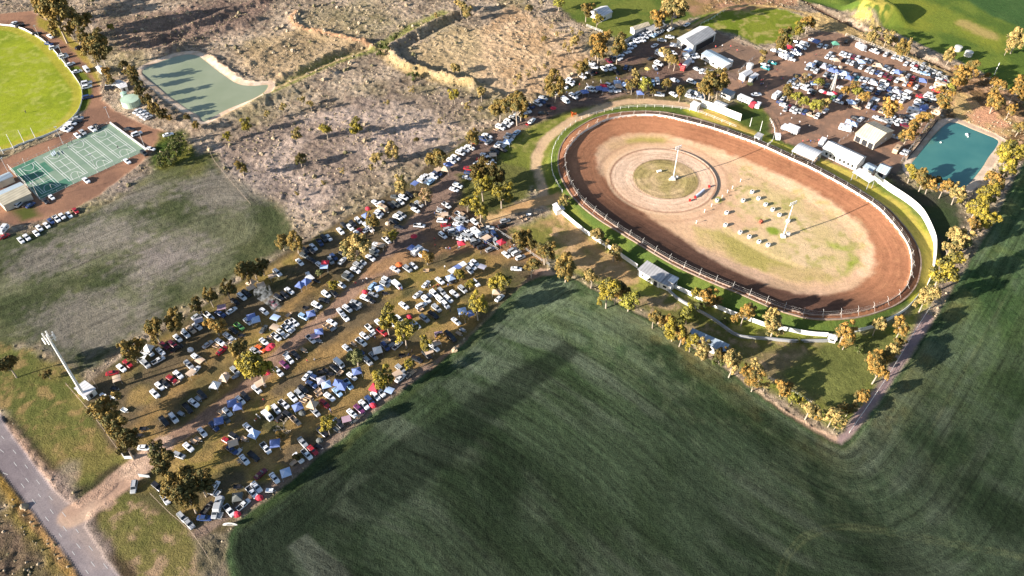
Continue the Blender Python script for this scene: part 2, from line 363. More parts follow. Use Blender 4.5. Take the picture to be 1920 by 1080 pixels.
# block edge tracks
strip('1010,508 1060,522 1100,540 1180,585 1270,640 1360,697 1440,757 1540,815 1575,828', 3.0, (206, 172, 146), (190, 160, 136), soft=.6, amp=.6, tf=.1, name='dirt_road')
strip('1580,828 1620,775 1680,690 1742,595', 3.6, (176, 150, 146), (150, 130, 130), soft=1, amp=1.2, tf=.2)
strip('800,697 860,655 915,608 960,560 1010,512', 3, (160, 128, 110), soft=1, amp=1, a=.8)
strip('370,1000 430,965 490,928 560,875 640,810 730,738 800,690', 3.2, (150, 128, 116), soft=1, amp=1, a=.8)
# pit area
area('1380,150 1440,95 1480,85 1530,60 1580,60 1660,95 1730,125 1785,165 1775,200 1740,235 1700,290 1690,320 1640,335 1560,305 1470,265 1432,240 1445,225 1430,200 1400,180 1340,175 1300,165 1330,140', (156, 124, 104), (140, 114, 98), soft=1.2, amp=1.5, tf=.12, name='pit_area', cc=(172, 134, 110))
area('1340,60 1400,85 1450,100 1430,120 1380,140 1340,110 1310,90', (152, 124, 104), (138, 114, 98), soft=2, amp=2, tf=.15)
area('1340,205 1400,190 1440,215 1445,240 1435,255 1400,240 1370,225', (80, 96, 44), (96, 108, 44), soft=1.5, amp=1, tf=.3)
area('1560,300 1660,330 1700,350 1690,330 1640,300', (110, 98, 88), soft=2)
# top: farm grounds and the lawn on the right
area('1035,0 1100,-10 1330,-10 1320,30 1250,45 1180,85 1130,60 1080,40', (92, 110, 46), (118, 126, 56), soft=2, amp=2, tf=.3, name='lawn')
area('1290,45 1340,15 1400,5 1480,20 1520,40 1480,75 1420,85 1380,65 1340,55', (134, 142, 50), (120, 134, 42), soft=1.5, amp=2, tf=.3, name='lawn', cc=(170, 160, 92))
area('1260,0 1500,-20 1490,10 1420,18 1340,22 1300,30', (176, 136, 108), (150, 124, 80), soft=2, amp=2)
strip('1290,55 1340,25 1380,12 1450,12 1500,22', 2, (190, 160, 110), soft=.8)
lawn = gp('1480,-40 2100,-40 2100,330 1960,240 1925,215 1890,170 1850,140 1800,115 1740,90 1680,62 1620,38 1560,18 1500,0')
rdl = segdist(gp('1480,-40 1960,230'))
area(lawn, (90, 112, 46), (114, 130, 54), soft=1.2, amp=1, tf=.25, row=.12, name='lawn', rdist=rdl)
area('1640,0 1700,-10 1760,10 1830,45 1900,75 1870,100 1790,60 1720,60 1660,40', (150, 152, 56), (128, 138, 52), soft=6, amp=4, a=.7)
area('1860,-40 2100,-40 2100,90 1960,70 1860,30 1780,-20', (66, 96, 50), (76, 104, 56), soft=2, amp=1, row=.3)
strip('1495,-5 1530,14 1560,29 1600,48 1640,66 1700,95 1740,113 1790,134', 2.2, (88, 66, 54), (104, 82, 64), soft=.8, amp=.8)
strip('1810,45 1830,55 1855,66', 9, (178, 158, 96), soft=2.5, amp=2)
area('1500,20 1560,30 1640,70 1720,105 1790,140 1800,165 1740,125 1660,92 1580,62 1530,55', (206, 176, 124), (188, 160, 112), soft=1.5, amp=2, tf=.9)
area('1780,120 1850,145 1900,175 1960,230 1950,300 1900,300 1870,262 1800,228 1760,240 1775,190', (150, 116, 84), (124, 100, 70), soft=2, amp=3, tf=1.2, cc=(206, 166, 130))
area('1785,165 1850,200 1900,230 1890,262 1850,250 1800,228 1780,200', (222, 168, 134), (206, 176, 120), soft=2, amp=3, tf=.8)
strip('1795,228 1850,248 1885,268 1868,300 1835,345', 4, (232, 208, 172), soft=1.5, amp=1.2)
strip('1700,318 1725,280 1760,235', 5, (110, 104, 92), soft=1.5, amp=1)
strip('1705,305 1735,265', 2, (190, 180, 160), soft=1, amp=.6)
# crop field
dc = segdist(CROP, True)
e1 = np.abs(sdf(gp('540,1025 600,985 1000,700 1090,650 1250,860 1000,1200 600,1200')))
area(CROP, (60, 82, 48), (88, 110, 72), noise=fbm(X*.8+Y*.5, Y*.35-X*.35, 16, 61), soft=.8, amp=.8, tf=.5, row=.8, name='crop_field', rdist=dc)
bk = segdist(gp('1022,517 1130,552 1240,612 1360,690 1440,752 1545,818 1578,835 1596,822 1640,765 1700,680 1755,595 1850,440 1960,235'))
lf = segdist(gp('470,1130 440,1085 424,1040 430,1000 447,975 490,945 600,855 740,742 850,660 945,565 1022,517'))
dl = (X-G(1075, 560)[0])*(G(545, 1022)[1]-G(1075, 560)[1])-(Y-G(1075, 560)[1])*(G(545, 1022)[0]-G(1075, 560)[0])
side = dl > 0 if ((0-G(1075, 560)[0])*(G(545, 1022)[1]-G(1075, 560)[1])-(300-G(1075, 560)[1])*(G(545, 1022)[0]-G(1075, 560)[0])) > 0 else dl < 0
rowd = np.where(region == reg('crop_field'), np.where(side, lf, bk+37.3), rowd)
inc = sstep(sdf(CROP), 0, 4)
k = inc*sstep(bk, 13, 1)*sstep(n2, .35, .6)*sstep(X, 20, 60)*.8; put(k, alb((176, 160, 104))); put(inc*sstep(bk, 45, 8)*sstep(n3*.5+n1*.5, .42, .58)*.7, alb((132, 146, 106)))
put(inc*.6*sstep(fbm((X+Y*.9)*.12+X*.0, bk*.55+n1*.8, 3.4, 171), .5, .72)*sstep(n3, .3, .55), alb((150, 160, 138)))
put(inc*.6*sstep(n3, .38, .62)*sstep(fbm(X*.7+Y*.7, (X-Y)*.25, 7, 71), .42, .66), alb((130, 144, 118)))
east = inc*sstep(X, 125, 165); put(east*.55, two((58, 90, 38), (80, 108, 52), n2))
put(inc*.8*sstep(Y, 235, 115), two((28, 38, 28), (52, 62, 50), fbm(X*.8+Y*.5, Y*.35-X*.35, 12, 62)))  # lower crop darkened: partly its own tone, partly lens vignetting painted into the colour
# header strips: darker passes left by the seeder
dk = sdf(gp('425,1090 420,1030 470,985 620,905 860,760 1060,640 1090,660 1000,735 830,880 760,940 700,980 640,975 600,985 545,1022 560,1090'))
put(inc*sstep(dk+(n2-.5)*5, -1.6, 1.6)*.72, alb((30, 42, 30)))
dk = sdf(gp('618,962 660,978 700,972 680,960 640,930 700,890 660,885')); put(inc*sstep(dk+(n1-.5)*2, -.8, .8)*.45, alb((80, 90, 74)))
dk = sdf(gp('540,1025 575,1002 640,1060 680,1100 600,1100')); put(inc*sstep(dk+(n1-.5), -.6, .6)*.5, alb((104, 108, 98)))
for st in ('1455,1090 1470,1040 1500,1005 1540,988 1600,985 1700,1000 1920,1040', '1465,1090 1480,1045 1510,1012 1545,996 1600,992 1700,1008 1920,1048', '1893,545 1830,655 1742,812'):
    strip(st, .6, (130, 134, 94), soft=.4, amp=.6, a=.2)
area('445,985 560,890 700,780 900,620 960,560 975,570 900,640 700,800 560,915 470,985', (66, 80, 44), (92, 96, 54), soft=1, amp=1, a=.5)
# asphalt road and its junction
strip('10,790 70,858 108,906 126,922 150,926 175,915 215,884', 4.5, (84, 72, 54), (66, 68, 42), soft=1.4, amp=1.4)
strip('245,898 215,922 180,950 168,975 176,1005 215,1050 270,1130', 4.0, (80, 66, 52), (76, 70, 44), soft=1.4, amp=1.2)
strip('-60,760 15,812 60,868 120,935 150,975', 4, (190, 160, 140), (170, 140, 120), soft=1, amp=1)
strip('-80,830 0,880 50,945 100,1008 160,1095', 5, (176, 138, 96), (150, 120, 60), soft=1, amp=1)
area('-120,660 0,772 15,802 50,850 100,915 125,940 150,950 190,935 212,918 222,905 235,900 250,905 200,940 168,960 160,985 185,1027 225,1080 290,1170 210,1170 150,1080 100,1012 50,948 0,885 -140,750', (150, 140, 142), (132, 122, 126), soft=.5, amp=.3, tf=0, row=.35, name='road', rdist=segdist(gp('-120,740 0,850 200,1120')))
strip('130,880 120,930 150,985 190,1040', 6, (172, 154, 146), (160, 144, 138), soft=2, amp=1.2, a=.5)
area('100,915 125,940 150,950 190,935 212,918 235,900 262,872 275,878 235,915 200,940 168,960 160,985 185,1027 215,1068 190,1050 150,1000', (176, 158, 148), (160, 144, 136), soft=2.5, amp=1.5, a=.7)
strip('140,965 190,932 225,903 265,870 300,838', 8, (204, 174, 152), (184, 152, 132), soft=.8, amp=.7, name='dirt_road')
C[region == reg('crop_field')] *= .86
C[region == reg('car_park')] *= .95
# water floors and banks
for P_, nm in ((POND1, 'dam_bank'), (POND2, 'dam_bank')):
    d = sdf(P_); rim = sstep(2.4-np.abs(d-(-1.2))+(n1-.5)*1.5, 0, .8)*sstep(-d, -.6, .3); put(rim, two((236, 214, 192), (214, 186, 160), n1)); tuft[:] = tuft*(1-rim)+.1*rim
    Z[:] = Z+np.where(d > -.2, -.9*sstep(d, -.2, 2.2), 0)
ridge('398,108 424,128 450,147 472,150 500,146', 1.0, 2.6); ridge('255,150 300,195 340,225 370,240', 1.0, 4); ridge('390,240 440,215 500,185', 1.2, 3.5)
# banks in the scrub
SCR = np.isin(region, [reg('scrubland')])
ridge('735,95 745,112 775,130 830,145 890,160', 3.0, 2.6); ridge('742,90 755,106 785,122 836,137 895,152', -1.0, 2.5)
ridge('736,88 776,66 826,40 880,18', 2.6, 2.4); ridge('745,92 785,72 834,46 886,26', -1.2, 2.2)
ridge('530,142 580,122 640,95 690,80', 1.8, 2.0); ridge('530,152 580,132 640,104 690,89', -1.2, 1.8)
ridge('300,75 380,45 440,20 520,-5', 2.6, 2.8); ridge('230,105 320,92 400,62 480,38', 2.0, 2.6); ridge('590,60 650,72 700,90', 1.6, 2.2); ridge('880,160 960,185 1000,180', 1.5, 2.2)
ridge('470,120 500,95 560,60', .8, 3); ridge('560,22 548,40 600,68 660,80', 1.2, 2.5)
ridge('480,200 540,170 620,140', 1.4, 3.5)
ridge('1495,-5 1560,29 1640,66 1700,95 1790,134', -1.0, 1.6)
ridge('1500,0 1560,22 1640,60 1700,88 1760,112', .9, 2.2)
x0, y0 = G(1640, 32); Z += 9*np.exp(-(((X-x0)*.8+(Y-y0)*.3)/9)**4-(((Y-y0))/9)**4)
put(sstep(9-np.hypot(X-x0+4, Y-y0+2), -3, 4)*sstep(n1, .3, .5)*.8, alb((206, 186, 92)))
Z += 1.6*np.exp(-((X-G(1580, 8)[0])**2+(Y-G(1580, 8)[1])**2)/60)
for P_ in (POND1, POND2): tuft[np.abs(sdf(P_)) < 2.6] = .1
Z[tuft > .8] += ((n4-.5)*.8+(n1-.5)*.9)[tuft > .8]
Z += np.where((tuft > .4) & (tuft <= .8), (n4-.5)*.18, 0)
mound = sstep(sdf(OVAL), -1, 3); Z *= (1-mound)
for P_ in (WALL,): Z *= (1-sstep(sdf(P_), -8, -3))
Z = np.where(np.isin(region, [reg('road'), reg('race_track'), reg('infield')]), 0, Z); Z = np.where(region == reg('car_park'), Z*.2, Z); Z = np.where(region == reg('pit_area'), Z*.0, Z)
ws = sdf(WALL)
Z = np.where(ws > 0, 2.2*np.clip(1-ws/16.5, 0, 1)**1.15, Z*sstep(-ws, 6, 9)+3.0*np.clip(1+(ws+.3)/7.5, 0, 1))
HG = Z.reshape(NY, NX)
def ground_z(x, y):
    i = int(round((y-gy[0])/STEP)); j = int(round((x-gx[0])/STEP))
    if 0 <= i < NY and 0 <= j < NX: return float(HG[i, j])
    return 0.0
# ---- material
def ground_mat():
    m = bpy.data.materials.new('earth_and_grass'); m.use_nodes = True; n = m.node_tree; L = n.links.new
    b = n.nodes['Principled BSDF']; b.inputs['Roughness'].default_value = .95; b.inputs['Specular IOR Level'].default_value = .1
    def at(nm):
        a = n.nodes.new('ShaderNodeAttribute'); a.attribute_name = nm; return a
    def math_(op, a, b_=None, c_=None):
        q = n.nodes.new('ShaderNodeMath'); q.operation = op
        for i, v in enumerate((a, b_, c_)):
            if v is None: continue
            if isinstance(v, (int, float)): q.inputs[i].default_value = v
            else: L(v, q.inputs[i])
        return q.outputs[0]
    ac, ad, ar, at_ = at('albedo'), at('rowd'), at('rowstr'), at('tuft')
    tc = n.nodes.new('ShaderNodeTexCoord')
    def noise(sc, det, vec=None, rough=.6):
        z = n.nodes.new('ShaderNodeTexNoise'); z.inputs['Scale'].default_value = sc; z.inputs['Detail'].default_value = det
        z.inputs['Roughness'].default_value = rough
        L(vec if vec is not None else tc.outputs['Object'], z.inputs['Vector']); return z.outputs[0]
    fine = noise(2.2, 4, rough=.75); mid = noise(.55, 4); big = noise(.08, 3)
    # rows / ruts run at constant distance from the field's edge
    mp = n.nodes.new('ShaderNodeSeparateXYZ'); L(tc.outputs['Object'], mp.inputs[0])
    cb = n.nodes.new('ShaderNodeCombineXYZ')
    L(math_('MULTIPLY', ad.outputs['Fac'], .95), cb.inputs[0]); L(math_('MULTIPLY', mp.outputs[0], .035), cb.inputs[1]); L(math_('MULTIPLY', mp.outputs[1], .035), cb.inputs[2])
    rows = noise(1.0, 4, cb.outputs[0], .7)
    cb2 = n.nodes.new('ShaderNodeCombineXYZ')
    L(math_('MULTIPLY', ad.outputs['Fac'], .33), cb2.inputs[0]); L(math_('MULTIPLY', mp.outputs[0], .02), cb2.inputs[1]); L(math_('MULTIPLY', mp.outputs[1], .02), cb2.inputs[2])
    rows2 = noise(1.0, 2, cb2.outputs[0], .5)
    # brightness factor
    f = math_('MULTIPLY_ADD', math_('SUBTRACT', fine, .5), 2.0, 1.0)
    f = math_('ADD', f, math_('MULTIPLY', math_('SUBTRACT', mid, .5), 1.2))
    f = math_('ADD', f, math_('MULTIPLY', math_('SUBTRACT', big, .5), .35))
    r = math_('ADD', math_('MULTIPLY', math_('SUBTRACT', rows, .5), 2.3), math_('MULTIPLY', math_('SUBTRACT', rows2, .5), 1.4))
    f = math_('ADD', f, math_('MULTIPLY', r, ar.outputs['Fac']))
    f = math_('MAXIMUM', f, .25)
    # calmer where the ground is bare
    calm = math_('ADD', math_('MULTIPLY', math_('MINIMUM', math_('ADD', at_.outputs['Fac'], math_('MULTIPLY', ar.outputs['Fac'], .5)), 1.0), .75), .28)
    f = math_('ADD', 1.0, math_('MULTIPLY', math_('SUBTRACT', f, 1.0), calm))
    mx = n.nodes.new('ShaderNodeVectorMath'); mx.operation = 'SCALE'; L(ac.outputs['Color'], mx.inputs[0]); L(f, mx.inputs['Scale'])
    L(mx.outputs[0], b.inputs['Base Color'])
    h = math_('ADD', math_('MULTIPLY', fine, .55), math_('MULTIPLY', mid, .9))
    h = math_('MULTIPLY', h, math_('ADD', math_('MULTIPLY', at_.outputs['Fac'], .85), .05))
    h = math_('ADD', h, math_('MULTIPLY', math_('MULTIPLY', rows, ar.outputs['Fac']), .16))
    bp = n.nodes.new('ShaderNodeBump'); bp.inputs['Distance'].default_value = 1.0; bp.inputs['Strength'].default_value = .8
    L(h, bp.inputs['Height']); L(bp.outputs[0], b.inputs['Normal'])
    return m
GM = ground_mat()
idx = np.arange(NX*NY).reshape(NY, NX)
Q = np.stack([idx[:-1, :-1], idx[:-1, 1:], idx[1:, 1:], idx[1:, :-1]], -1).reshape(-1, 4)
xc = X[Q].mean(1); yc = Y[Q].mean(1)
dep = yc*CT+HC*ST
ui = 960+FP*xc/dep
keep = (ui > -330) & (ui < 2250) & (yc > 62) & (yc < 462)
Q = Q[keep]
freg = np.stack([region[Q[:, i]] for i in range(4)], 1)[:, 0]
REGNAME = {v: k for k, v in REG.items()}
def grid_object(name, q):
    used = np.unique(q); remap = np.zeros(len(X), int); remap[used] = np.arange(len(used))
    me = bpy.data.meshes.new(name); nv, nf = len(used), len(q)
    me.vertices.add(nv); me.vertices.foreach_set('co', np.stack([X[used], Y[used], Z[used]], 1).ravel())
    me.loops.add(nf*4); me.loops.foreach_set('vertex_index', remap[q].ravel().astype(np.int32))
    me.polygons.add(nf); me.polygons.foreach_set('loop_start', np.arange(0, nf*4, 4, dtype=np.int32))
    me.polygons.foreach_set('use_smooth', np.ones(nf, bool))
    me.update(calc_edges=True)
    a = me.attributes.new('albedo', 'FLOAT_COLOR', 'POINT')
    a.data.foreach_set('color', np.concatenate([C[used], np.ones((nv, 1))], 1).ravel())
    for nm, arr in (('rowd', rowd), ('rowstr', rs), ('tuft', tuft)):
        a = me.attributes.new(nm, 'FLOAT', 'POINT'); a.data.foreach_set('value', arr[used].astype(np.float32))
    me.materials.append(GM)
    o = link(name, me); o['kind'] = 'structure'
    return o
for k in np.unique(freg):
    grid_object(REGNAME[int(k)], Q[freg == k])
# land beyond the frame, out to the horizon
mb = MB()
def ringquad(a, b):
    for i in range(len(a)):
        j = (i+1) % len(a); mb.add([(*a[i], -1.6), (*a[j], -1.6), (*b[j], -1.6), (*b[i], -1.6)], [(0, 1, 2, 3)])
inner = [(-60, 120), (60, 120), (200, 420), (-200, 420)]
ringquad(inner[::-1], [(-3000, 4500), (3000, 4500), (3000, -1500), (-3000, -1500)])
lm = mat('distant_fields', (.075, .085, .04), .95, c2=(.13, .11, .06), scale=.02)
tag(build(mb, 'land', [lm]), kind='structure')
# ponds
def sheet(name, pts, z, m, kind='structure'):
    mb = MB(); mb.add([(p[0], p[1], z) for p in pts], [tuple(range(len(pts)))])
    o = build(mb, name, [m]); o['kind'] = kind; return o
def water_mat(name, c, c2):
    m = mat(name, c, .12, spec=.5, c2=c2, scale=.06, bump=.05); return m
sheet('water', POND1, -.12, water_mat('silty_water', alb((148, 158, 128)), alb((160, 168, 140))))
sheet('water', POND2, -.12, water_mat('teal_water', alb((62, 124, 122)), alb((80, 138, 132))))

# dry grass tussocks and low bushes over the scrub
sidx = np.nonzero((region == reg('scrubland')) & (tuft > .7) & (Y < 440))[0]
uu = 960+FP*X[sidx]/(Y[sidx]*CT+HC*ST); sidx = sidx[(uu > -60) & (uu < 1980)]
dens = sstep(fbm(X, Y, 18, 140), .3, .62)[sidx]
pick = sidx[(RNG.random(len(sidx)) < .07*dens) & (np.abs(sdf(POND1)[sidx]-50) > 53.5) & (np.abs(sdf(POND2)[sidx]-50) > 53.5)]
V_ = []; F_ = []; A_ = []
for i in pick:
    x, y, z = X[i]+RNG.uniform(-.5, .5), Y[i]+RNG.uniform(-.5, .5), Z[i]-.1
    big = RNG.random() < .03; r = RNG.uniform(.8, 1.4) if big else RNG.uniform(.2, .5); h = r*RNG.uniform(.8, 1.5)
    k = len(V_); a0 = RNG.uniform(0, 6); c = RNG.uniform(0, 1)
    for lv, (rr_, hh) in enumerate(((1, 0), (.95, .45), (.55, .85))):
        for j in range(5):
            q = r*rr_*RNG.uniform(.7, 1.2); V_.append((x+q*cos(a0+j*1.257+lv*.5), y+q*sin(a0+j*1.257+lv*.5), z+h*hh*RNG.uniform(.8, 1.2))); A_.append(c)
    V_.append((x, y, z+h*1.05)); A_.append(c)
    for lv in range(2):
        for j in range(5): F_.append((k+lv*5+j, k+lv*5+(j+1) % 5, k+lv*5+5+(j+1) % 5, k+lv*5+5+j))
    for j in range(5): F_.append((k+10+j, k+10+(j+1) % 5, k+15))
me = bpy.data.meshes.new('tussocks'); me.from_pydata(V_, [], F_); a_ = me.attributes.new('tone', 'FLOAT', 'POINT'); a_.data.foreach_set('value', A_)
m = bpy.data.materials.new('dry_tussock'); m.use_nodes = True; n = m.node_tree; at_ = n.nodes.new('ShaderNodeAttribute'); at_.attribute_name = 'tone'
rp = n.nodes.new('ShaderNodeValToRGB'); rp.color_ramp.elements[0].color = (.12, .11, .05, 1); rp.color_ramp.elements[1].color = (.44, .35, .25, 1); e_ = rp.color_ramp.elements.new(.5); e_.color = (.28, .22, .14, 1)
n.links.new(at_.outputs['Fac'], rp.inputs[0]); n.links.new(rp.outputs[0], n.nodes['Principled BSDF'].inputs['Base Color']); n.nodes['Principled BSDF'].inputs['Roughness'].default_value = .95
me.materials.append(m); tag(link('tussocks', me), 'dry straw coloured tussocks and low bushes over the scrubland', 'tussocks', kind='stuff')
print('TUSS', len(pick))
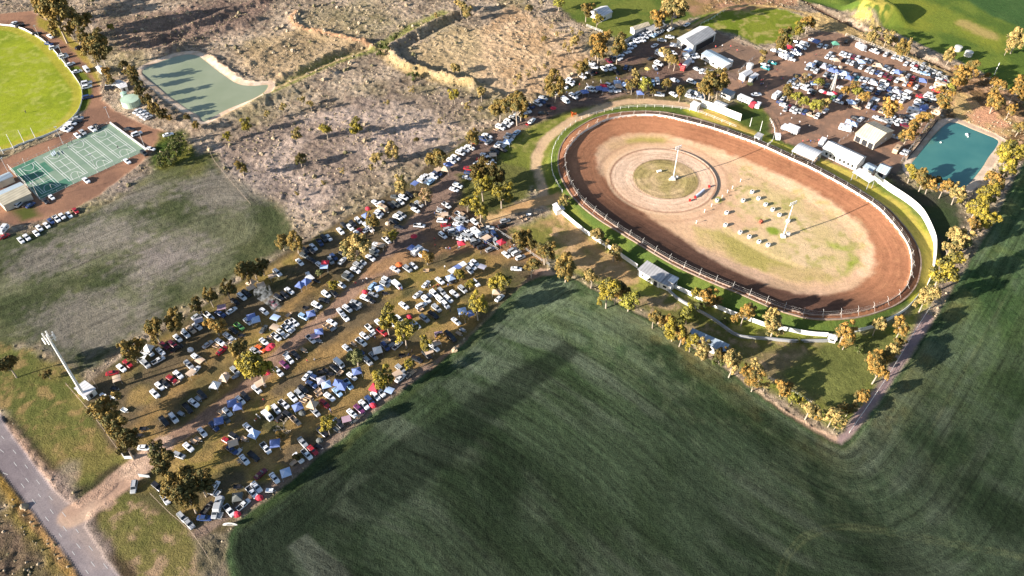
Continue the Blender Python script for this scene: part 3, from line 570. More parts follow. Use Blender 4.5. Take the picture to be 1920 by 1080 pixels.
# ================================================================= WHAT STANDS WHERE (read off the photograph; window x,y,scale then entries)
# c car, w four-wheel drive, u pickup, v van, K caravan, T box trailer (black ones put in for motorbikes), Z gazebo, A flat awning, D dome tent, U umbrella
WIN = [
(560, 330, 6, 38, """
cw 165 798 45;ub 238 745 50;wk 285 700 50;cw 338 690 50;wg 62 893 28;cw 12 965 45;wk 75 838 40;uk 140 832 40;cw 470 615 45;ck 510 550 45;cw 577 572 45;wk 610 538 45
ww 672 497 45;cw 765 548 35;cw 665 645 40;cr 705 617 40;cw 765 600 -40;uw 803 590 40;Zb 757 432 -30;Dr 778 362 0;ww 908 412 30;ww 885 442 30;ww 918 308 -35;cw 868 300 35;Kn 945 357 30;wk 1040 330 30;wg 1087 318 30
cw 1145 285 42;ww 1180 238 25;ck 1240 205 30;cg 1090 232 10;Ab 1305 80 -40;cw 1315 378 30;uk 1300 338 30;ws 1355 315 30;ww 1115 463 25;ws 1158 437 25;ck 1065 505 30;Dn 1003 530 0;ck 1125 570 10;uw 1358 555 5
uw 990 718 40;cw 885 770 20;An 925 775 10;ws 852 828 25;wg 848 870 30;cw 808 917 30;ww 708 965 28;ws 670 1005 28;cw 640 1055 28;cw 570 765 30;ws 530 800 30;wk 518 842 30;wk 500 875 30
cw 492 950 -45;ws 360 948 55;cb 395 905 45;Zr 295 968 0;cw 240 1000 40;Al 285 1015 0;ck 150 945 30;Zb 1272 800 -38;Kw 1330 840 -40;vw 1405 860 -40;Ur 1295 672 0;Uo 1130 990 0;cw 1085 1045 30;Tn 1090 1072 30;ws 1225 1040 35;cw 1292 1005 40"""),
(800, 330, 6, 0, """
uw 225 328 35;ws 165 395 20;wn 150 445 0;An 202 425 0;ww 175 500 5;cr 215 548 -5;ws 245 592 -15;ww 180 665 38;ww 300 620 -10;cs 345 600 20;Zb 385 575 -20;wn 415 445 30;uw 372 432 30;ww 540 515 40;un 620 575 60;cw 700 580 0;ws 370 495 20;ws 425 490 20;cw 350 540 10
wg 305 655 10;cw 470 632 40;ws 437 680 30;ws 482 690 30;Kw 555 632 45;cw 640 640 -20;wb 762 652 50;An 672 690 -30;wb 700 722 -30;ws 545 735 -15;cw 390 705 10;Zr 390 742 -10;wk 575 770 -20;wk 622 792 -20;ws 715 820 -25;Zr 842 732 -25;ws 775 735 60
ws 882 498 -15;wk 852 555 -20;Tn 1050 465 -20;Tn 1100 490 -20;Tw 1148 430 0;cw 895 880 40;ws 965 828 -30;ww 1010 860 -28;ww 1055 912 -22;cw 1010 1040 5;cw 545 972 40;ww 510 1015 38;As 625 1015 20;ws 480 1055 40;cw 308 148 20;ww 350 105 20;Aw 400 990 -28;Ab 342 1025 -28;Aw 292 1062 -28"""),
(340, 500, 6, 38, """
ww 1080 65 40;An 1025 98 -25;Zn 780 165 20;An 780 235 -25;An 893 200 -20;Zb 1335 195 20;Zb 1400 160 30;cw 1435 100 60;Aw 1445 125 40;Tk 1515 160 20;cw 1215 268 38;wk 1160 315 38;wk 1095 345 30;cm 1030 410 40;ww 680 335 35;wk 730 298 30;wk 602 392 35;Ap 450 453 -10;cw 565 490 -35;cb 440 528 30
cw 930 500 38;Zb 783 558 -15;Zl 832 587 -15;cw 745 612 38;uG 652 670 35;ck 582 712 35;Tk 670 775 0;cw 525 780 36;Ts 585 838 -38;Tn 527 865 -38;cw 435 845 36;Tn 390 893 20;cs 297 870 -38;cr 455 940 -40;cw 178 668 35;cn 110 705 38;ww 45 752 45;uw 310 555 38;cs 178 550 -30;As 195 603 -20
Al 1055 570 20;Tn 1205 545 -40;uw 1270 625 38;uw 1222 645 38;uw 1182 688 38;An 1050 680 20;cw 1108 725 38;uw 1068 787 38;Ts 1250 725 -38;Ts 1180 785 -38;Tn 990 800 30;cg 925 700 -55;co 890 920 32;cs 830 945 35;Ur 985 908 0;Ur 1012 885 0;cw 1800 200 35;ws 1885 85 28;wg 1860 120 30
ww 1630 308 35;wk 1720 300 40;ck 1605 375 15;ww 1525 432 28;Tk 1400 465 10;Dg 1508 488 0;Zb 1455 520 -15;wl 1375 560 30;cw 1840 565 45;cw 1792 505 50;ww 1868 470 35;cw 1695 623 30;Tn 1622 655 -35;Tn 1665 680 -35;Ts 1708 705 -35;Zb 1545 722 -10;Ap 1503 772 -15;uw 1457 812 45;Ts 1545 835 20
ww 1215 1042 45;ck 1285 992 48;Tn 1375 940 30;cw 1868 918 42;cw 170 1018 38;An 205 1048 30;Dw 100 930 0"""),
(620, 500, 6, 38, """
ws 290 30 20;cs 310 8 20;ww 630 145 25;wl 470 215 -50;Zl 545 230 -20;ws 610 193 25;vw 745 200 38;Dr 385 280 0;ww 392 350 25;cs 478 312 20;ck 440 372 30;Tk 610 300 10;ck 240 442 30;cs 282 405 20;Ts 310 470 -30;cw 825 435 38;cw 1072 192 -48;cw 1230 155 38;ck 1330 150 30;Zb 1370 60 -25;Zl 1350 115 -20
cw 1570 50 36;cw 980 310 -42;ww 1165 300 42;ws 1248 275 42;Ts 1110 325 30;ww 1075 365 38;ww 1020 435 -28;ww 1240 375 42;ww 1290 425 42;ww 1325 362 38;ws 1192 465 40;cw 1392 300 40;Tn 1420 328 -20;ws 1485 250 42;cw 1632 178 45;Tn 1010 490 -30;uk 1155 540 38;cw 545 630 42;ww 770 592 38;Dr 882 562 0;ws 1055 580 38
uw 958 650 42;Zl 880 645 -15;cw 702 640 30;uw 440 692 45;ur 580 730 40;cw 380 775 38;uw 345 845 38;Ts 470 765 -35;cw 185 915 45;Tn 255 870 40;wb 615 895 48;Tn 600 830 -30;Tn 640 845 -30;Ts 685 880 -30;uw 752 882 -42;Zw 525 930 -15;cs 480 1000 45;ws 420 1062 45;Tb 350 970 40
cw 1412 610 38;Zl 1480 488 -10;Zb 1562 515 -20;Ap 1215 755 -10;wk 1332 765 38;cw 1165 905 38;An 1190 855 -20;wk 1082 985 45;An 1100 948 -20;cw 1900 348 -40;Tk 800 1000 0;wk 970 1040 20;Ts 1482 712 30;Tn 1438 750 30;Zn 1860 268 0;wk 1360 800 38;Tn 1075 45 0"""),
(180, 600, 6, 40, """
cr 355 488 40;cw 285 535 40;cr 182 592 -10;An 228 655 80;ws 505 440 48;ks 0 0 0;Aw 525 395 10;ws 560 490 48;Zw 582 310 10;uw 600 358 45;cw 725 350 45;cm 765 282 35;cm 860 268 35;uk 905 315 -30;uw 700 450 -28;cw 918 200 42;ww 995 155 48;An 1165 460 40;ws 1045 500 42;cw 1118 562 -48;An 1065 590 -40
cw 925 612 38;cr 850 662 38;cw 715 740 42;uk 775 715 38;cw 660 825 45;cw 1100 930 35;wk 1192 838 45;Ts 1150 885 40;uk 1030 990 50;Tn 905 708 -30;Zw 1335 725 10;Zn 1440 645 10;Dn 1462 610 0;ws 1562 565 42;Ts 1565 640 -30;ww 1808 775 42;An 1840 712 -30;wk 1680 855 45;cw 1622 898 42;Zb 1525 925 -15;Zb 1585 965 -15
cw 1475 1030 42;Tn 1400 1038 30;Tw 180 880 20;Tw 318 1015 30;Tk 205 770 10;Tw 80 850 30"""),
(460, 640, 6, 42, """
cp 440 260 42;uw 372 340 42;Ts 455 145 -45;Ur 240 342 0;cw 695 382 -50;vw 1055 245 42;ck 1005 300 42;Tn 1068 360 -45;Tk 850 345 0;Tk 900 330 30;Zs 855 430 -15;Zl 908 475 -15;Zb 1035 455 10;Zb 1088 497 10;ul 1160 480 50;cl 1035 568 45;cb 745 480 30;cw 1198 390 40;Zb 1252 325 -15
ws 610 590 45;cw 532 625 48;wk 650 540 38;uw 435 705 38;Tn 710 630 20;Tn 655 672 20;Tn 815 560 -35;Tn 830 600 -35;cw 947 622 38;cr 890 695 40;Zn 750 705 15;us 785 790 45;Zb 588 730 -25;ww 345 760 50;Dy 265 745 0;vw 250 835 42;wk 400 850 -42;wk 480 820 30;un 565 892 42;Dg 640 805 0;Zl 95 1035 20;cw 35 970 42
Zr 1455 512 20;ww 1520 570 45;ww 1465 610 45;Al 1620 545 20;wb 1400 665 48;Dr 1435 718 0;cw 1335 710 44;cp 1280 758 42;cw 1200 805 42;Ap 1135 872 -15;Tn 1290 835 -30;Tg 1215 908 -30;wk 1055 925 48;Tl 1030 895 30;wk 868 1020 42;Tg 1022 992 35;cw 1745 410 -40;An 1710 365 -30;ws 1745 305 40
Tg 1825 352 -40;Tn 1885 350 -40;Tg 1835 395 -40;cb 790 408 30;cw 210 0 40;Tk 950 370 0"""),
(180, 740, 6, 45, """
wk 765 298 50;ww 872 262 50;Ts 955 213 30;cw 1195 420 50;cw 1040 588 40;ws 935 680 20;Tn 1095 527 30;Tn 1145 500 30;cb 1325 352 45;Zb 1375 285 -15;wg 1460 268 48;Tn 1388 203 20;wk 1560 470 30;An 1540 545 -20;wb 1530 620 35;Tw 1605 645 -50;cw 1668 728 50;uk 1772 690 42;Tn 1665 500 30;ws 425 1035 98
Tk 530 385 0;Tk 478 462 0;cw 550 592 0;Zb 805 1045 -15;wk 690 1032 40;cr 1480 520 30"""),
(300, 820, 6, 48, """
uw 1190 120 50;Zb 1290 60 -10;ww 1557 230 45;uw 1652 188 48;cr 1718 142 45;cs 1605 52 50;Zl 1412 388 -20;cw 1287 455 50;cm 1130 408 -42;cw 1085 557 50;uw 1035 615 50;Dr 1115 675 0;uw 938 755 -40;Zg 865 660 -10;uw 780 822 50;Dr 865 860 0;Ks 655 760 105;ws 620 840 105;uw 610 565 -58;Ds 680 683 0
uk 530 800 -50;cs 325 965 48;ws 250 895 48;cb 500 905 0;cw 60 690 55;Tn 1500 290 -40;Tk 870 560 0;Tw 1232 600 0;Ts 680 885 -70;Ts 645 640 -50;Tn 905 268 40;Tk 1780 100 30;Dg 1795 30 0"""),
(780, 180, 6, 22, """
cw 605 575;cw 550 600;ww 500 638;ww 445 692;ww 398 728;Zb 365 765 -20;An 252 825 -20;Zn 335 815 10;cb 240 868;ww 198 900;cw 130 900;cw 98 918;cw 70 955;cl 165 960 -38;cw 775 665;cr 740 710 5;ww 825 710;cw 842 755 5;wk 885 615;An 865 662 0;ww 935 570;ck 970 600;cw 962 538;Zl 1025 508 10;ws 1060 448 10;cl 1130 412 -38
cw 1040 475;cw 700 750 -20;cr 595 815 10;cb 600 865 15;cw 575 915 15;cb 750 480;cw 800 448;ck 790 475;cs 820 515 -38;To 665 530 0;Tn 900 378;ww 950 350;ww 1045 292;cw 1015 322;cw 1100 242;cs 1150 215;cw 1200 185;ww 1250 160 30;wb 1282 112;ww 1372 85 30;cb 1410 55;cs 1432 22
cw 1302 278 -42;Tr 1262 315 -42;ck 1430 192 0;Tk 1490 115 0;Ur 1545 132 0;vw 1680 48 35;ck 870 640 0;ck 1120 265 20"""),
(1040, 80, 8, 35, """
cw 15 755 20;ww 130 655 20;ww 242 568 30;cw 232 605 30;cw 185 590 20;cw 435 440 5;cw 415 500 30;ww 580 360 10;cw 550 300 20;wk 548 455;cw 740 390 40;ww 815 380 40;cw 865 358 30;ck 930 440 40;cm 812 270 40;wk 872 250 40;cw 935 235;cw 968 212;cw 992 165;cw 955 140;ww 1022 172;cw 1050 130;cw 1100 115;cw 1080 72;ww 1130 62;cw 1180 28;cw 1210 20
cb 1065 365 -72;ck 1140 390 -75;cw 1502 40 -30;ck 1450 235 -20;Uy 1395 392 0;cw 1510 372 60;ww 1560 312 25;Kw 1585 160 20;cw 1780 150 30;vn 165 868 30;ww 280 805 30;ww 350 762 -35;Zb 450 728 -10;ww 530 700 20;ww 582 700 20;Zb 672 680 0;Zr 735 650 0;Zb 760 695 0;ww 820 640 20;cw 838 697 80;cw 905 702 75;cw 966 692 75
Zn 960 640 0;Zl 940 590 0;Zl 1060 625 10;cs 1040 680 30;Zb 1285 748 0;cw 1362 548 10;wl 1470 612 88;vw 1540 580 82;cw 1800 560 20;ww 1575 777 5;cw 1785 772 30;Tn 1410 778 0;Tn 1080 740 0;ck 600 425 20;ck 700 700 20"""),
(1200, 80, 8, 20, """
ws 745 742 -52;cw 752 800 15;ww 908 832 12;cw 900 775 20;ww 775 585 18;cw 895 640 60;cw 835 750 30;Zw 690 170 0;cw 720 235 30;cw 762 262 40;cw 790 205 30;cw 850 190 40;cw 800 232 30;cs 855 395 20;cw 930 422 -60;ww 1003 430 -52;ww 1052 442 -52;vw 1775 935 -60;cw 1745 775 -5;ct 1885 375 20;cw 1880 330 20;Uy 1650 615 0;Ur 605 320 0;cl 720 95 20"""),
(1130, 0, 8, 42, """
cw 480 655;cw 430 690;cb 400 722;cw 355 722;cw 388 768;cw 330 775;cw 285 805;cw 242 790;cw 228 830;cs 252 870;cw 508 612;cw 470 600;cw 552 592;cw 602 590;cw 575 542;cw 642 545;cw 610 520;cw 682 508;cw 712 492;cl 790 522 -35;cw 832 490 -35;cw 880 468 -35;cs 905 455 -35;cs 755 460 30;cw 1018 435 -28;cw 1263 365 -32;cw 1010 550 5;cw 890 600 5;cw 788 675 -18;Zw 1060 668 10;Zl 1285 745 20
ck 1100 240 -60;ck 1140 225 -60;ck 900 170 10;cs 960 190 30"""),
(1400, 50, 8, -52, """
ck 520 350 20;ck 600 382 20;cw 640 420 20;cw 670 482 20;cw 430 362 20;cb 742 345 20;cw 720 402 20;cw 762 392 20;Zr 642 300 0;cw 830 312 20;vw 870 265 15;cs 800 290 20;cw 530 300 20;Kw 560 440 30;cs 600 455 30;ck 750 230 20;cw 995 200 10;Zb 1040 218 20;cw 1100 280;cw 1185 295;ZG 1330 248 0;ck 1500 215;ct 388 535 20;cw 310 570 20;ct 275 612 20;cw 270 575 20
cw 1215 440;cw 1252 402;cw 1290 400;cw 1290 460;cw 1430 395;ww 1480 420;cw 1545 430;cm 1610 450;cw 1670 460;ck 1460 500;Zn 1350 492 0;cs 1525 522;cw 1590 542;ck 1650 545;Zl 1720 520 0;cw 1795 500;cs 1858 520;cw 1720 600;ck 1650 590;cw 1820 642;cw 1890 672;Zl 965 562 20;cw 1030 535;ck 1092 560;cs 915 612;cs 1000 625;cw 1050 660;cw 1160 575;Zs 1170 602 20
cw 1240 600;cw 1310 622;Zb 1285 652 20;Zb 1350 672 20;Dn 1405 610 0;cw 1415 680;Zl 1480 702 20;Zb 1542 760 20;cs 1190 712;ck 1240 742;cw 1300 750;ck 1370 762;cw 1440 738;cs 1618 730;ct 1660 770;cw 1725 780;cw 1795 792;cw 650 830;cw 702 800;cw 710 872;cw 772 892;ck 750 840;uw 860 862 20;cw 960 965;ck 1010 990;cg 1200 882;Zl 1010 840 0;cw 1750 882;cw 1800 932
cw 1865 940;cw 1430 922 20;cw 145 1015 0;Kw 450 1030 -38;Uw 1130 965 0;Ur 1180 985 0;Uw 1230 995 0;Uw 1280 1000 0;Ur 1320 990 0;cw 890 930 20;ck 770 740 20;cs 930 740"""),
(1580, 60, 8, -52, """
Kw 275 225 30;uw 478 292 22;ck 520 270 20;cw 650 330;cw 775 367;cs 835 375;cw 890 400;cw 955 470;cw 1058 480;cr 1105 520;cs 1195 532;cs 1210 482;ww 1095 575 20;cl 1240 622 12;cs 1285 562;ck 1330 585;cs 1380 592;cw 1450 622;cs 1428 662;ck 1365 660;cs 1540 680;ww 1470 735 20;cr 1540 735;Kn 1470 800 20;cw 1520 830;cw 1390 850 20;cr 1418 880 20
cw 430 435;cn 485 482;Zn 550 500 10;cw 640 525;cs 692 552;cw 762 588;Zb 830 600 20;cn 908 612;cw 468 592;cb 530 602;cw 575 632;cm 650 642;cm 720 690;cw 822 718;Zn 915 705 20;cs 985 655;cr 1060 690;cw 945 770;co 1020 772;ck 1140 718;Zb 1208 725 10;cw 1108 820;cw 282 700;cn 352 710;ct 222 690;cw 430 735;Zw 475 765 10;cw 320 805;cw 360 850;cw 430 858;cw 565 820;cs 630 842;cb 708 852
cw 790 850;Zs 830 888 20;Aw 985 895 25;ww 625 765 20;cb 532 905;ck 655 960;cs 720 915;cw 770 972;cw 850 960;cw 900 1022;ww 945 965 20;cs 430 1045;Aw 495 1010 20;ck 60 1040;Zl 132 1045 0;ck 600 640;cs 410 545;cw 370 555"""),
(1620, 160, 8, 15, """
ck 940 225;cs 880 282;ww 830 250;ww 812 318;Zb 915 325 -20;Zb 860 372 -20;Kw 742 390;Aw 762 462 -20;cs 700 480;cw 482 560 60;cw 558 545 45;cs 640 548 45;ck 598 470 20;cs 420 532 20;cs 348 540 20;ck 310 512 20;cw 205 490 20;cw 130 252 -52;ww 80 302 -52;cb 165 332 -52;Aw 182 212 20;cw 310 382 -52;cn 262 370 -52;cs 385 390 -52;Tw 338 440 -20;cm 625 592 10;cm 708 600 10
cs 450 765 20;Zw 290 760 20;cw 258 832 -52;cw 168 888 -52;ww 1000 152;ww 958 182;cw 1022 192;Kn 1058 390 20;cw 598 992 -50;cw 650 1002 -50;Kn 492 962 -50;cr 860 165;cw 400 450 20"""),
(1440, 140, 8, -52, """
cw 375 510;cw 425 542;cs 495 540;cb 560 558;uw 745 612;cw 862 540 -42;cG 985 342 -52;cb 1092 332;cw 1055 402 20;cs 1182 402;Zl 1250 410 0;ww 1500 480;cw 1562 402;cn 1325 480 20;cw 1340 392;ck 1320 652 20;cw 1392 672 -40;Zl 1222 700 15;Zl 1292 737 15;Kw 1160 800 15;Tw 150 930 90;cb 205 420 20;cw 252 462 20;cm 325 480;cs 270 512;cw 230 350 -50;cn 640 600 20;cw 1830 700 60;cs 1790 790"""),
(0, 20, 6, -15, """
cw 155 140 -38;ck 225 165 -20;ck 415 255 -10;cw 565 285 30;cb 550 370 10;ww 605 415;cs 700 495;ww 718 518;cw 788 600 -20;cw 865 682;vw 975 660 45;wk 895 415 -28;ww 975 812 -12;ww 980 855 -12;wb 992 970 -12;ww 1245 830 -6;wk 1235 867 -6"""),
(0, 180, 6, -20, """
cw 1548 170 -35;cw 1592 188 -35;cw 1625 215 -35;cw 1665 240 -30;ck 1455 370 0;ww 1540 425 -22;cw 1890 430 -15;cw 1695 590 15;wk 1620 640 35;cw 1430 730 38;cw 970 945 42;cw 870 442 40;cs 930 405 40;cw 1040 370 35;ck 1090 340 30;cs 875 247 -8;ck 862 282 -8;cw 808 308 10;ww 770 350 15;cw 735 378 15"""),
(0, 330, 8, 45, """
cw 770 312 45;ck 680 372 40;ww 290 412 -42;ck 405 415 -30;cb 455 432 -32;Tg 182 412 -20;cw 310 957;cw 400 912;cw 540 852;cw 588 775;cw 700 732;cb 762 672;uw 850 642;cw 935 605;cw 1030 572;cr 1130 512 50;Kw 55 795 -50;cr 60 900 -25"""),
]
ZONES = [
('row under the gum trees beside the paddock', '200,692 270,655 330,620 400,592 450,560 520,515 560,487 600,450 650,420 700,395 760,365 790,338'),
('second row below the paddock trees', '290,738 335,702 370,668 392,645 450,610 500,582 545,545 600,505 650,478 700,440 745,410 790,388'),
('row on the upper side of the brown lane', '305,792 365,755 400,735 450,712 520,632 570,595 620,565 665,520 695,492 720,460 760,425'),
('row on the lower side of the brown lane', '325,855 352,838 380,808 410,795 440,770 482,728 520,698 550,672 592,635 630,605 655,578 690,552 740,528 775,500'),
('middle grassy row with the blue gazebos', '375,870 440,850 480,800 500,778 535,748 580,738 620,712 655,665 690,635 720,605 770,590 800,570 845,530 880,515 910,500'),
('row along the dark green crop field', '320,985 370,965 425,950 475,925 515,895 560,862 600,835 660,778 690,757 715,738 755,700 800,662 830,635 865,600 905,565 960,510'),
('sunny grass row between lane and crop edge', '440,875 505,838 545,790 600,760 640,735 700,690 760,640 800,600'),
('crowded bunch by the wire fence at the lane bend', '815,400 850,420 870,440 900,445 940,470 960,440'),
('line along the scrub side of the dirt lane', '780,350 810,330 870,280 930,240 985,205 1040,185 1075,155 1110,140'),
('line along the track side of the dirt lane', '850,355 880,325 915,285 960,250 1000,225 1060,188 1090,172 1140,165'),
('line under the long grey wall', '1130,120 1150,108 1180,88 1210,68 1245,55'),
('line among trees behind the north bend', '1140,165 1180,160 1230,165 1290,165 1320,180'),
('yard beside the big white shed', '1230,110 1250,85 1290,75 1300,110 1330,130'),
('pit rows furthest from the track', '1450,95 1500,90 1560,100 1620,110 1700,125 1780,160'),
('curved line inside the pit fence', '1600,80 1660,100 1720,122 1760,140 1780,165 1760,190 1730,220'),
('middle pit rows', '1480,140 1520,125 1600,145 1660,165 1720,180'),
('pit rows beside the yellow trees', '1460,195 1500,210 1560,185 1600,190 1660,200'),
('parking behind the pit sheds', '1560,240 1620,225 1680,230 1720,250'),
('line around the sports oval', '10,40 60,60 110,90 150,140 165,180 140,235'),
('parking around the netball courts', '150,255 190,240 280,200 310,250 240,300 160,340 100,375'),
('diagonal row on the left paddock edge', '35,450 60,430 90,415 120,400 145,385'),
]
TREES = """243 650 34 g;289 618 30 g;327 596 32 g;371 571 22 d;392 553 24 g;425 540 26 d;460 510 32 d;476 503 26 d;529 455 24 g;553 448 26 g;490 497 20 d;405 612 30 o;447 658 30 g;482 685 46 y;667 465 46 p;697 413 24 g;725 437 14 p;737 442 18 y;752 343 24 p;797 362 26 b;623 532 17 y
600 512 14 s;725 597 34 y;758 622 34 y;881 531 18 y;862 515 17 y;895 568 34 y;872 594 17 p;822 633 15 o;798 645 22 y;668 670 30 s;720 706 30 y;766 683 18 y;613 795 27 y;527 815 15 o;801 483 22 o;937 530 32 y;985 448 30 g;997 498 24 g;1022 468 28 g;1062 495 34 g
190 765 42 g;215 800 40 g;232 830 40 d;300 862 46 d;322 915 40 g;350 930 46 d;372 902 40 d;345 900 40 g;556 855 17 d;12 680 32 d;88 700 16 d;905 342 32 y;940 358 30 y;876 382 24 y;900 386 30 y;894 362 11 y;905 317 36 d;932 322 32 d;820 298 34 g;884 255 24 g;937 203 34 g;962 190 28 g;977 195 28 g
563 300 20 d;705 297 20 p;697 315 12 p;735 277 22 p;641 320 11 p;607 342 11 p;557 362 10 p;566 185 15 p;582 195 15 p;530 201 15 p;665 237 22 y;611 241 18 y;554 250 17 p;500 214 14 p;854 127 16 p;772 167 12 p;726 192 11 p;852 175 17 y;777 142 18 G;824 226 11 p;902 172 16 p;875 196 14 p;900 205 12 p;781 262 10 d
864 13 20 p;876 20 16 p;819 35 11 p;722 90 20 G;740 72 15 G;712 98 14 G;1019 72 10 g;1072 56 11 p;1075 76 18 p;1060 84 12 p;1067 92 10 p;1120 75 28 o;1139 65 16 g;1160 84 28 g;1122 100 26 o;1127 85 18 o;1095 123 22 g;1042 150 34 g;970 197 32 g;992 17 15 p;1048 7 18 Y;1120 36 16 y;1100 15 20 g;1266 8 36 p;1232 30 24 o
1194 140 18 p;1186 157 17 g;1210 160 24 Y;1250 158 20 g;1276 171 17 g;1225 172 12 g;1248 100 20 p;1256 115 17 p;1266 112 17 g;1337 148 32 g;1350 152 28 g;1324 167 24 g;1035 48 8 p;1029 100 10 p;975 142 12 p;990 138 12 p;1003 130 10 p;1022 125 10 p;1045 62 9 p;1088 62 11 p;965 155 12 p;1474 71 28 g;1501 52 18 y;1515 44 24 o;1507 144 20 b
1536 155 17 Y;1517 148 10 o;1481 170 18 g;1496 183 20 Y;1508 192 20 Y;1529 198 22 Y;1546 195 16 p;1585 171 17 o;1604 160 14 o;1609 174 18 Y;1620 182 18 o;1669 196 26 o;1433 98 12 g;1432 110 14 p;1641 62 20 p;1665 66 18 p;1680 72 13 p;1695 85 22 g;1708 80 12 p;1784 99 18 p;1910 67 26 p;1805 136 28 o;1822 126 20 g;1792 152 19 o;1770 180 28 o
1784 166 15 Y;1850 141 12 g;1877 160 20 o;1866 150 14 o;1915 150 17 o;1862 174 20 o;1866 192 28 o;1897 202 18 o;1903 172 18 o;1918 176 16 o;1732 222 24 o;1718 236 18 o;1700 256 26 o;1706 246 16 g;1912 240 20 g;1710 325 27 y;1734 333 24 g;1745 342 20 o;1756 340 20 g;1772 348 22 o;1797 358 24 p;1800 376 9 y;1895 292 44 y;1888 322 26 y
1865 340 32 o;1852 365 34 y;1832 390 36 y;1850 405 28 y;1826 417 22 o;1797 440 32 p;1806 455 28 s;1780 468 24 p;1783 440 16 o;1772 503 46 y;1760 522 20 p;1739 555 34 p;1455 602 34 p;1586 620 32 o;1586 642 20 o;1647 607 24 p;1692 610 30 o;1685 640 18 g;1670 655 26 p;1650 690 34 o;1645 672 26 o;1662 672 22 g;1617 740 26 o;1606 758 16 p
1592 768 20 d;1579 762 18 p;1562 780 26 p;1568 796 18 p;1586 792 20 p;1547 773 10 G;1535 784 13 o;1519 764 28 p;1502 750 13 y;1487 748 18 Y;1467 730 26 o;1478 722 14 o;975 445 28 g;995 456 20 g;1110 517 24 p;1120 440 24 p;1137 455 16 p;1152 470 20 p;1160 480 14 o;1057 378 20 p;1140 545 34 y;1155 548 24 o;1180 565 32 Y;1227 595 22 g
1250 605 26 o;1265 612 30 y;1290 590 30 Y;1278 628 24 o;1297 640 22 y;1308 648 14 o;1322 652 26 p;1350 662 22 d;1345 675 24 G;1375 678 34 p;1400 693 18 o;1420 685 24 p;1417 710 28 o;1435 724 16 p;1305 550 18 y;1325 553 26 o;1345 563 18 o;1397 583 30 o;1377 598 14 o;1168 540 24 d;1105 520 16 d;100 18 46 g;84 8 30 g;120 28 30 p;142 42 28 g;160 38 20 g
155 65 20 g;172 88 32 g;184 78 28 g;196 130 12 o;204 142 11 o;315 220 11 o;330 264 24 G;462 232 17 y;427 254 13 y;330 278 30 G;318 296 28 G;300 308 18 G;452 312 20 g;110 5 26 g;70 -4 30 g;1890 90 14 p;1310 572 20 G;1360 602 16 G;1500 640 12 G;1610 655 18 G;130 52 18 g;208 50 12 y;232 122 16 d;246 134 18 g;250 150 16 d;262 166 18 d;274 184 16 d;286 198 18 g;300 210 16 d;240 140 14 g;205 152 14 g;188 100 30 d;180 70 22 g;350 222 12 d;368 236 12 g"""
# ================================================================= VEHICLES AND CAMP GEAR
PC = {'w': (.74, .76, .80), 's': (.36, .38, .41), 'k': (.022, .022, .027), 'g': (.10, .11, .11), 'b': (.03, .06, .17), 'r': (.36, .02, .03), 'm': (.14, .015, .035), 'n': (.52, .38, .26), 'G': (.16, .42, .12),
      'p': (.17, .04, .13), 'l': (.32, .50, .72), 'y': (.62, .48, .14), 't': (.05, .26, .28), 'o': (.75, .14, .03)}
TC = dict(PC); TC.update({'b': (.13, .19, .44), 'n': (.56, .42, .31), 'p': (.36, .24, .30), 'w': (.80, .80, .82), 'l': (.36, .48, .72), 's': (.34, .34, .42), 'r': (.55, .03, .06), 'G': (.10, .30, .22)})
CN = {'w': 'white', 's': 'silver', 'k': 'black', 'g': 'dark grey', 'b': 'blue', 'r': 'red', 'm': 'maroon', 'n': 'cream', 'G': 'green', 'p': 'purple', 'l': 'light blue', 'y': 'yellow', 't': 'teal', 'o': 'orange'}
def ringbox(x, hw, z0, z1, ch=.12):
    return [(x, -hw+ch*.4, z0), (x, hw-ch*.4, z0), (x, hw, z0+ch), (x, hw, z1-ch), (x, hw-ch, z1), (x, -hw+ch, z1), (x, -hw, z1-ch), (x, -hw, z0+ch)]
def hull(secs, mb, m=0):
    mb.loft([ringbox(*s) for s in secs], m)
def panel(mb, q, inset, off, m=0):
    q = [Vector(p) for p in q]; c = sum(q, Vector())/4; nrm = (q[1]-q[0]).cross(q[2]-q[0]).normalized()
    inn = [p+(c-p)*inset for p in q]; a = [p+nrm*.002 for p in inn]; b = [p+nrm*off for p in inn]
    mb.add([tuple(p) for p in b+a], [(0, 1, 2, 3), (0, 4, 5, 1), (1, 5, 6, 2), (2, 6, 7, 3), (3, 7, 4, 0)], m)
def cabin(body, xb0, xb1, xt0, xt1, wb, wt, z0, z1):
    P = [(xb0, -wb, z0), (xb1, -wb, z0), (xb1, wb, z0), (xb0, wb, z0), (xt0, -wt, z1), (xt1, -wt, z1), (xt1, wt, z1), (xt0, wt, z1)]
    body.add(P, [(4, 5, 6, 7), (0, 1, 5, 4), (1, 2, 6, 5), (2, 3, 7, 6), (3, 0, 4, 7)])
    W = {}
    for nm, q in (('windscreen', (1, 2, 6, 5)), ('rear_window', (3, 0, 4, 7)), ('side_window', (0, 1, 5, 4)), ('side_window', (2, 3, 7, 6))):
        mb = MB(); panel(mb, [P[i] for i in q], .1, .02); W.setdefault(nm, []).append(mb)
    body.box(((xt0+xt1)/2, 0, z1+.015), ((xt1-xt0)*.96, wt*1.9, .03))
    return W
def wheel_mb(x, y, r=.34):
    mb = MB(); mb.tube((x, y-.11, r), (x, y+.11, r), r, 0, 12); mb.tube((x, y-.118, r), (x, y+.118, r), r*.55, 1, 8); return mb
RIM = mat('wheel_rim', (.5, .5, .52), .3, .7)
LAMPG = mat('lamp_lens', (.7, .72, .75), .15, spec=.6); TAIL = mat('tail_lamp', (.35, .01, .01), .3)
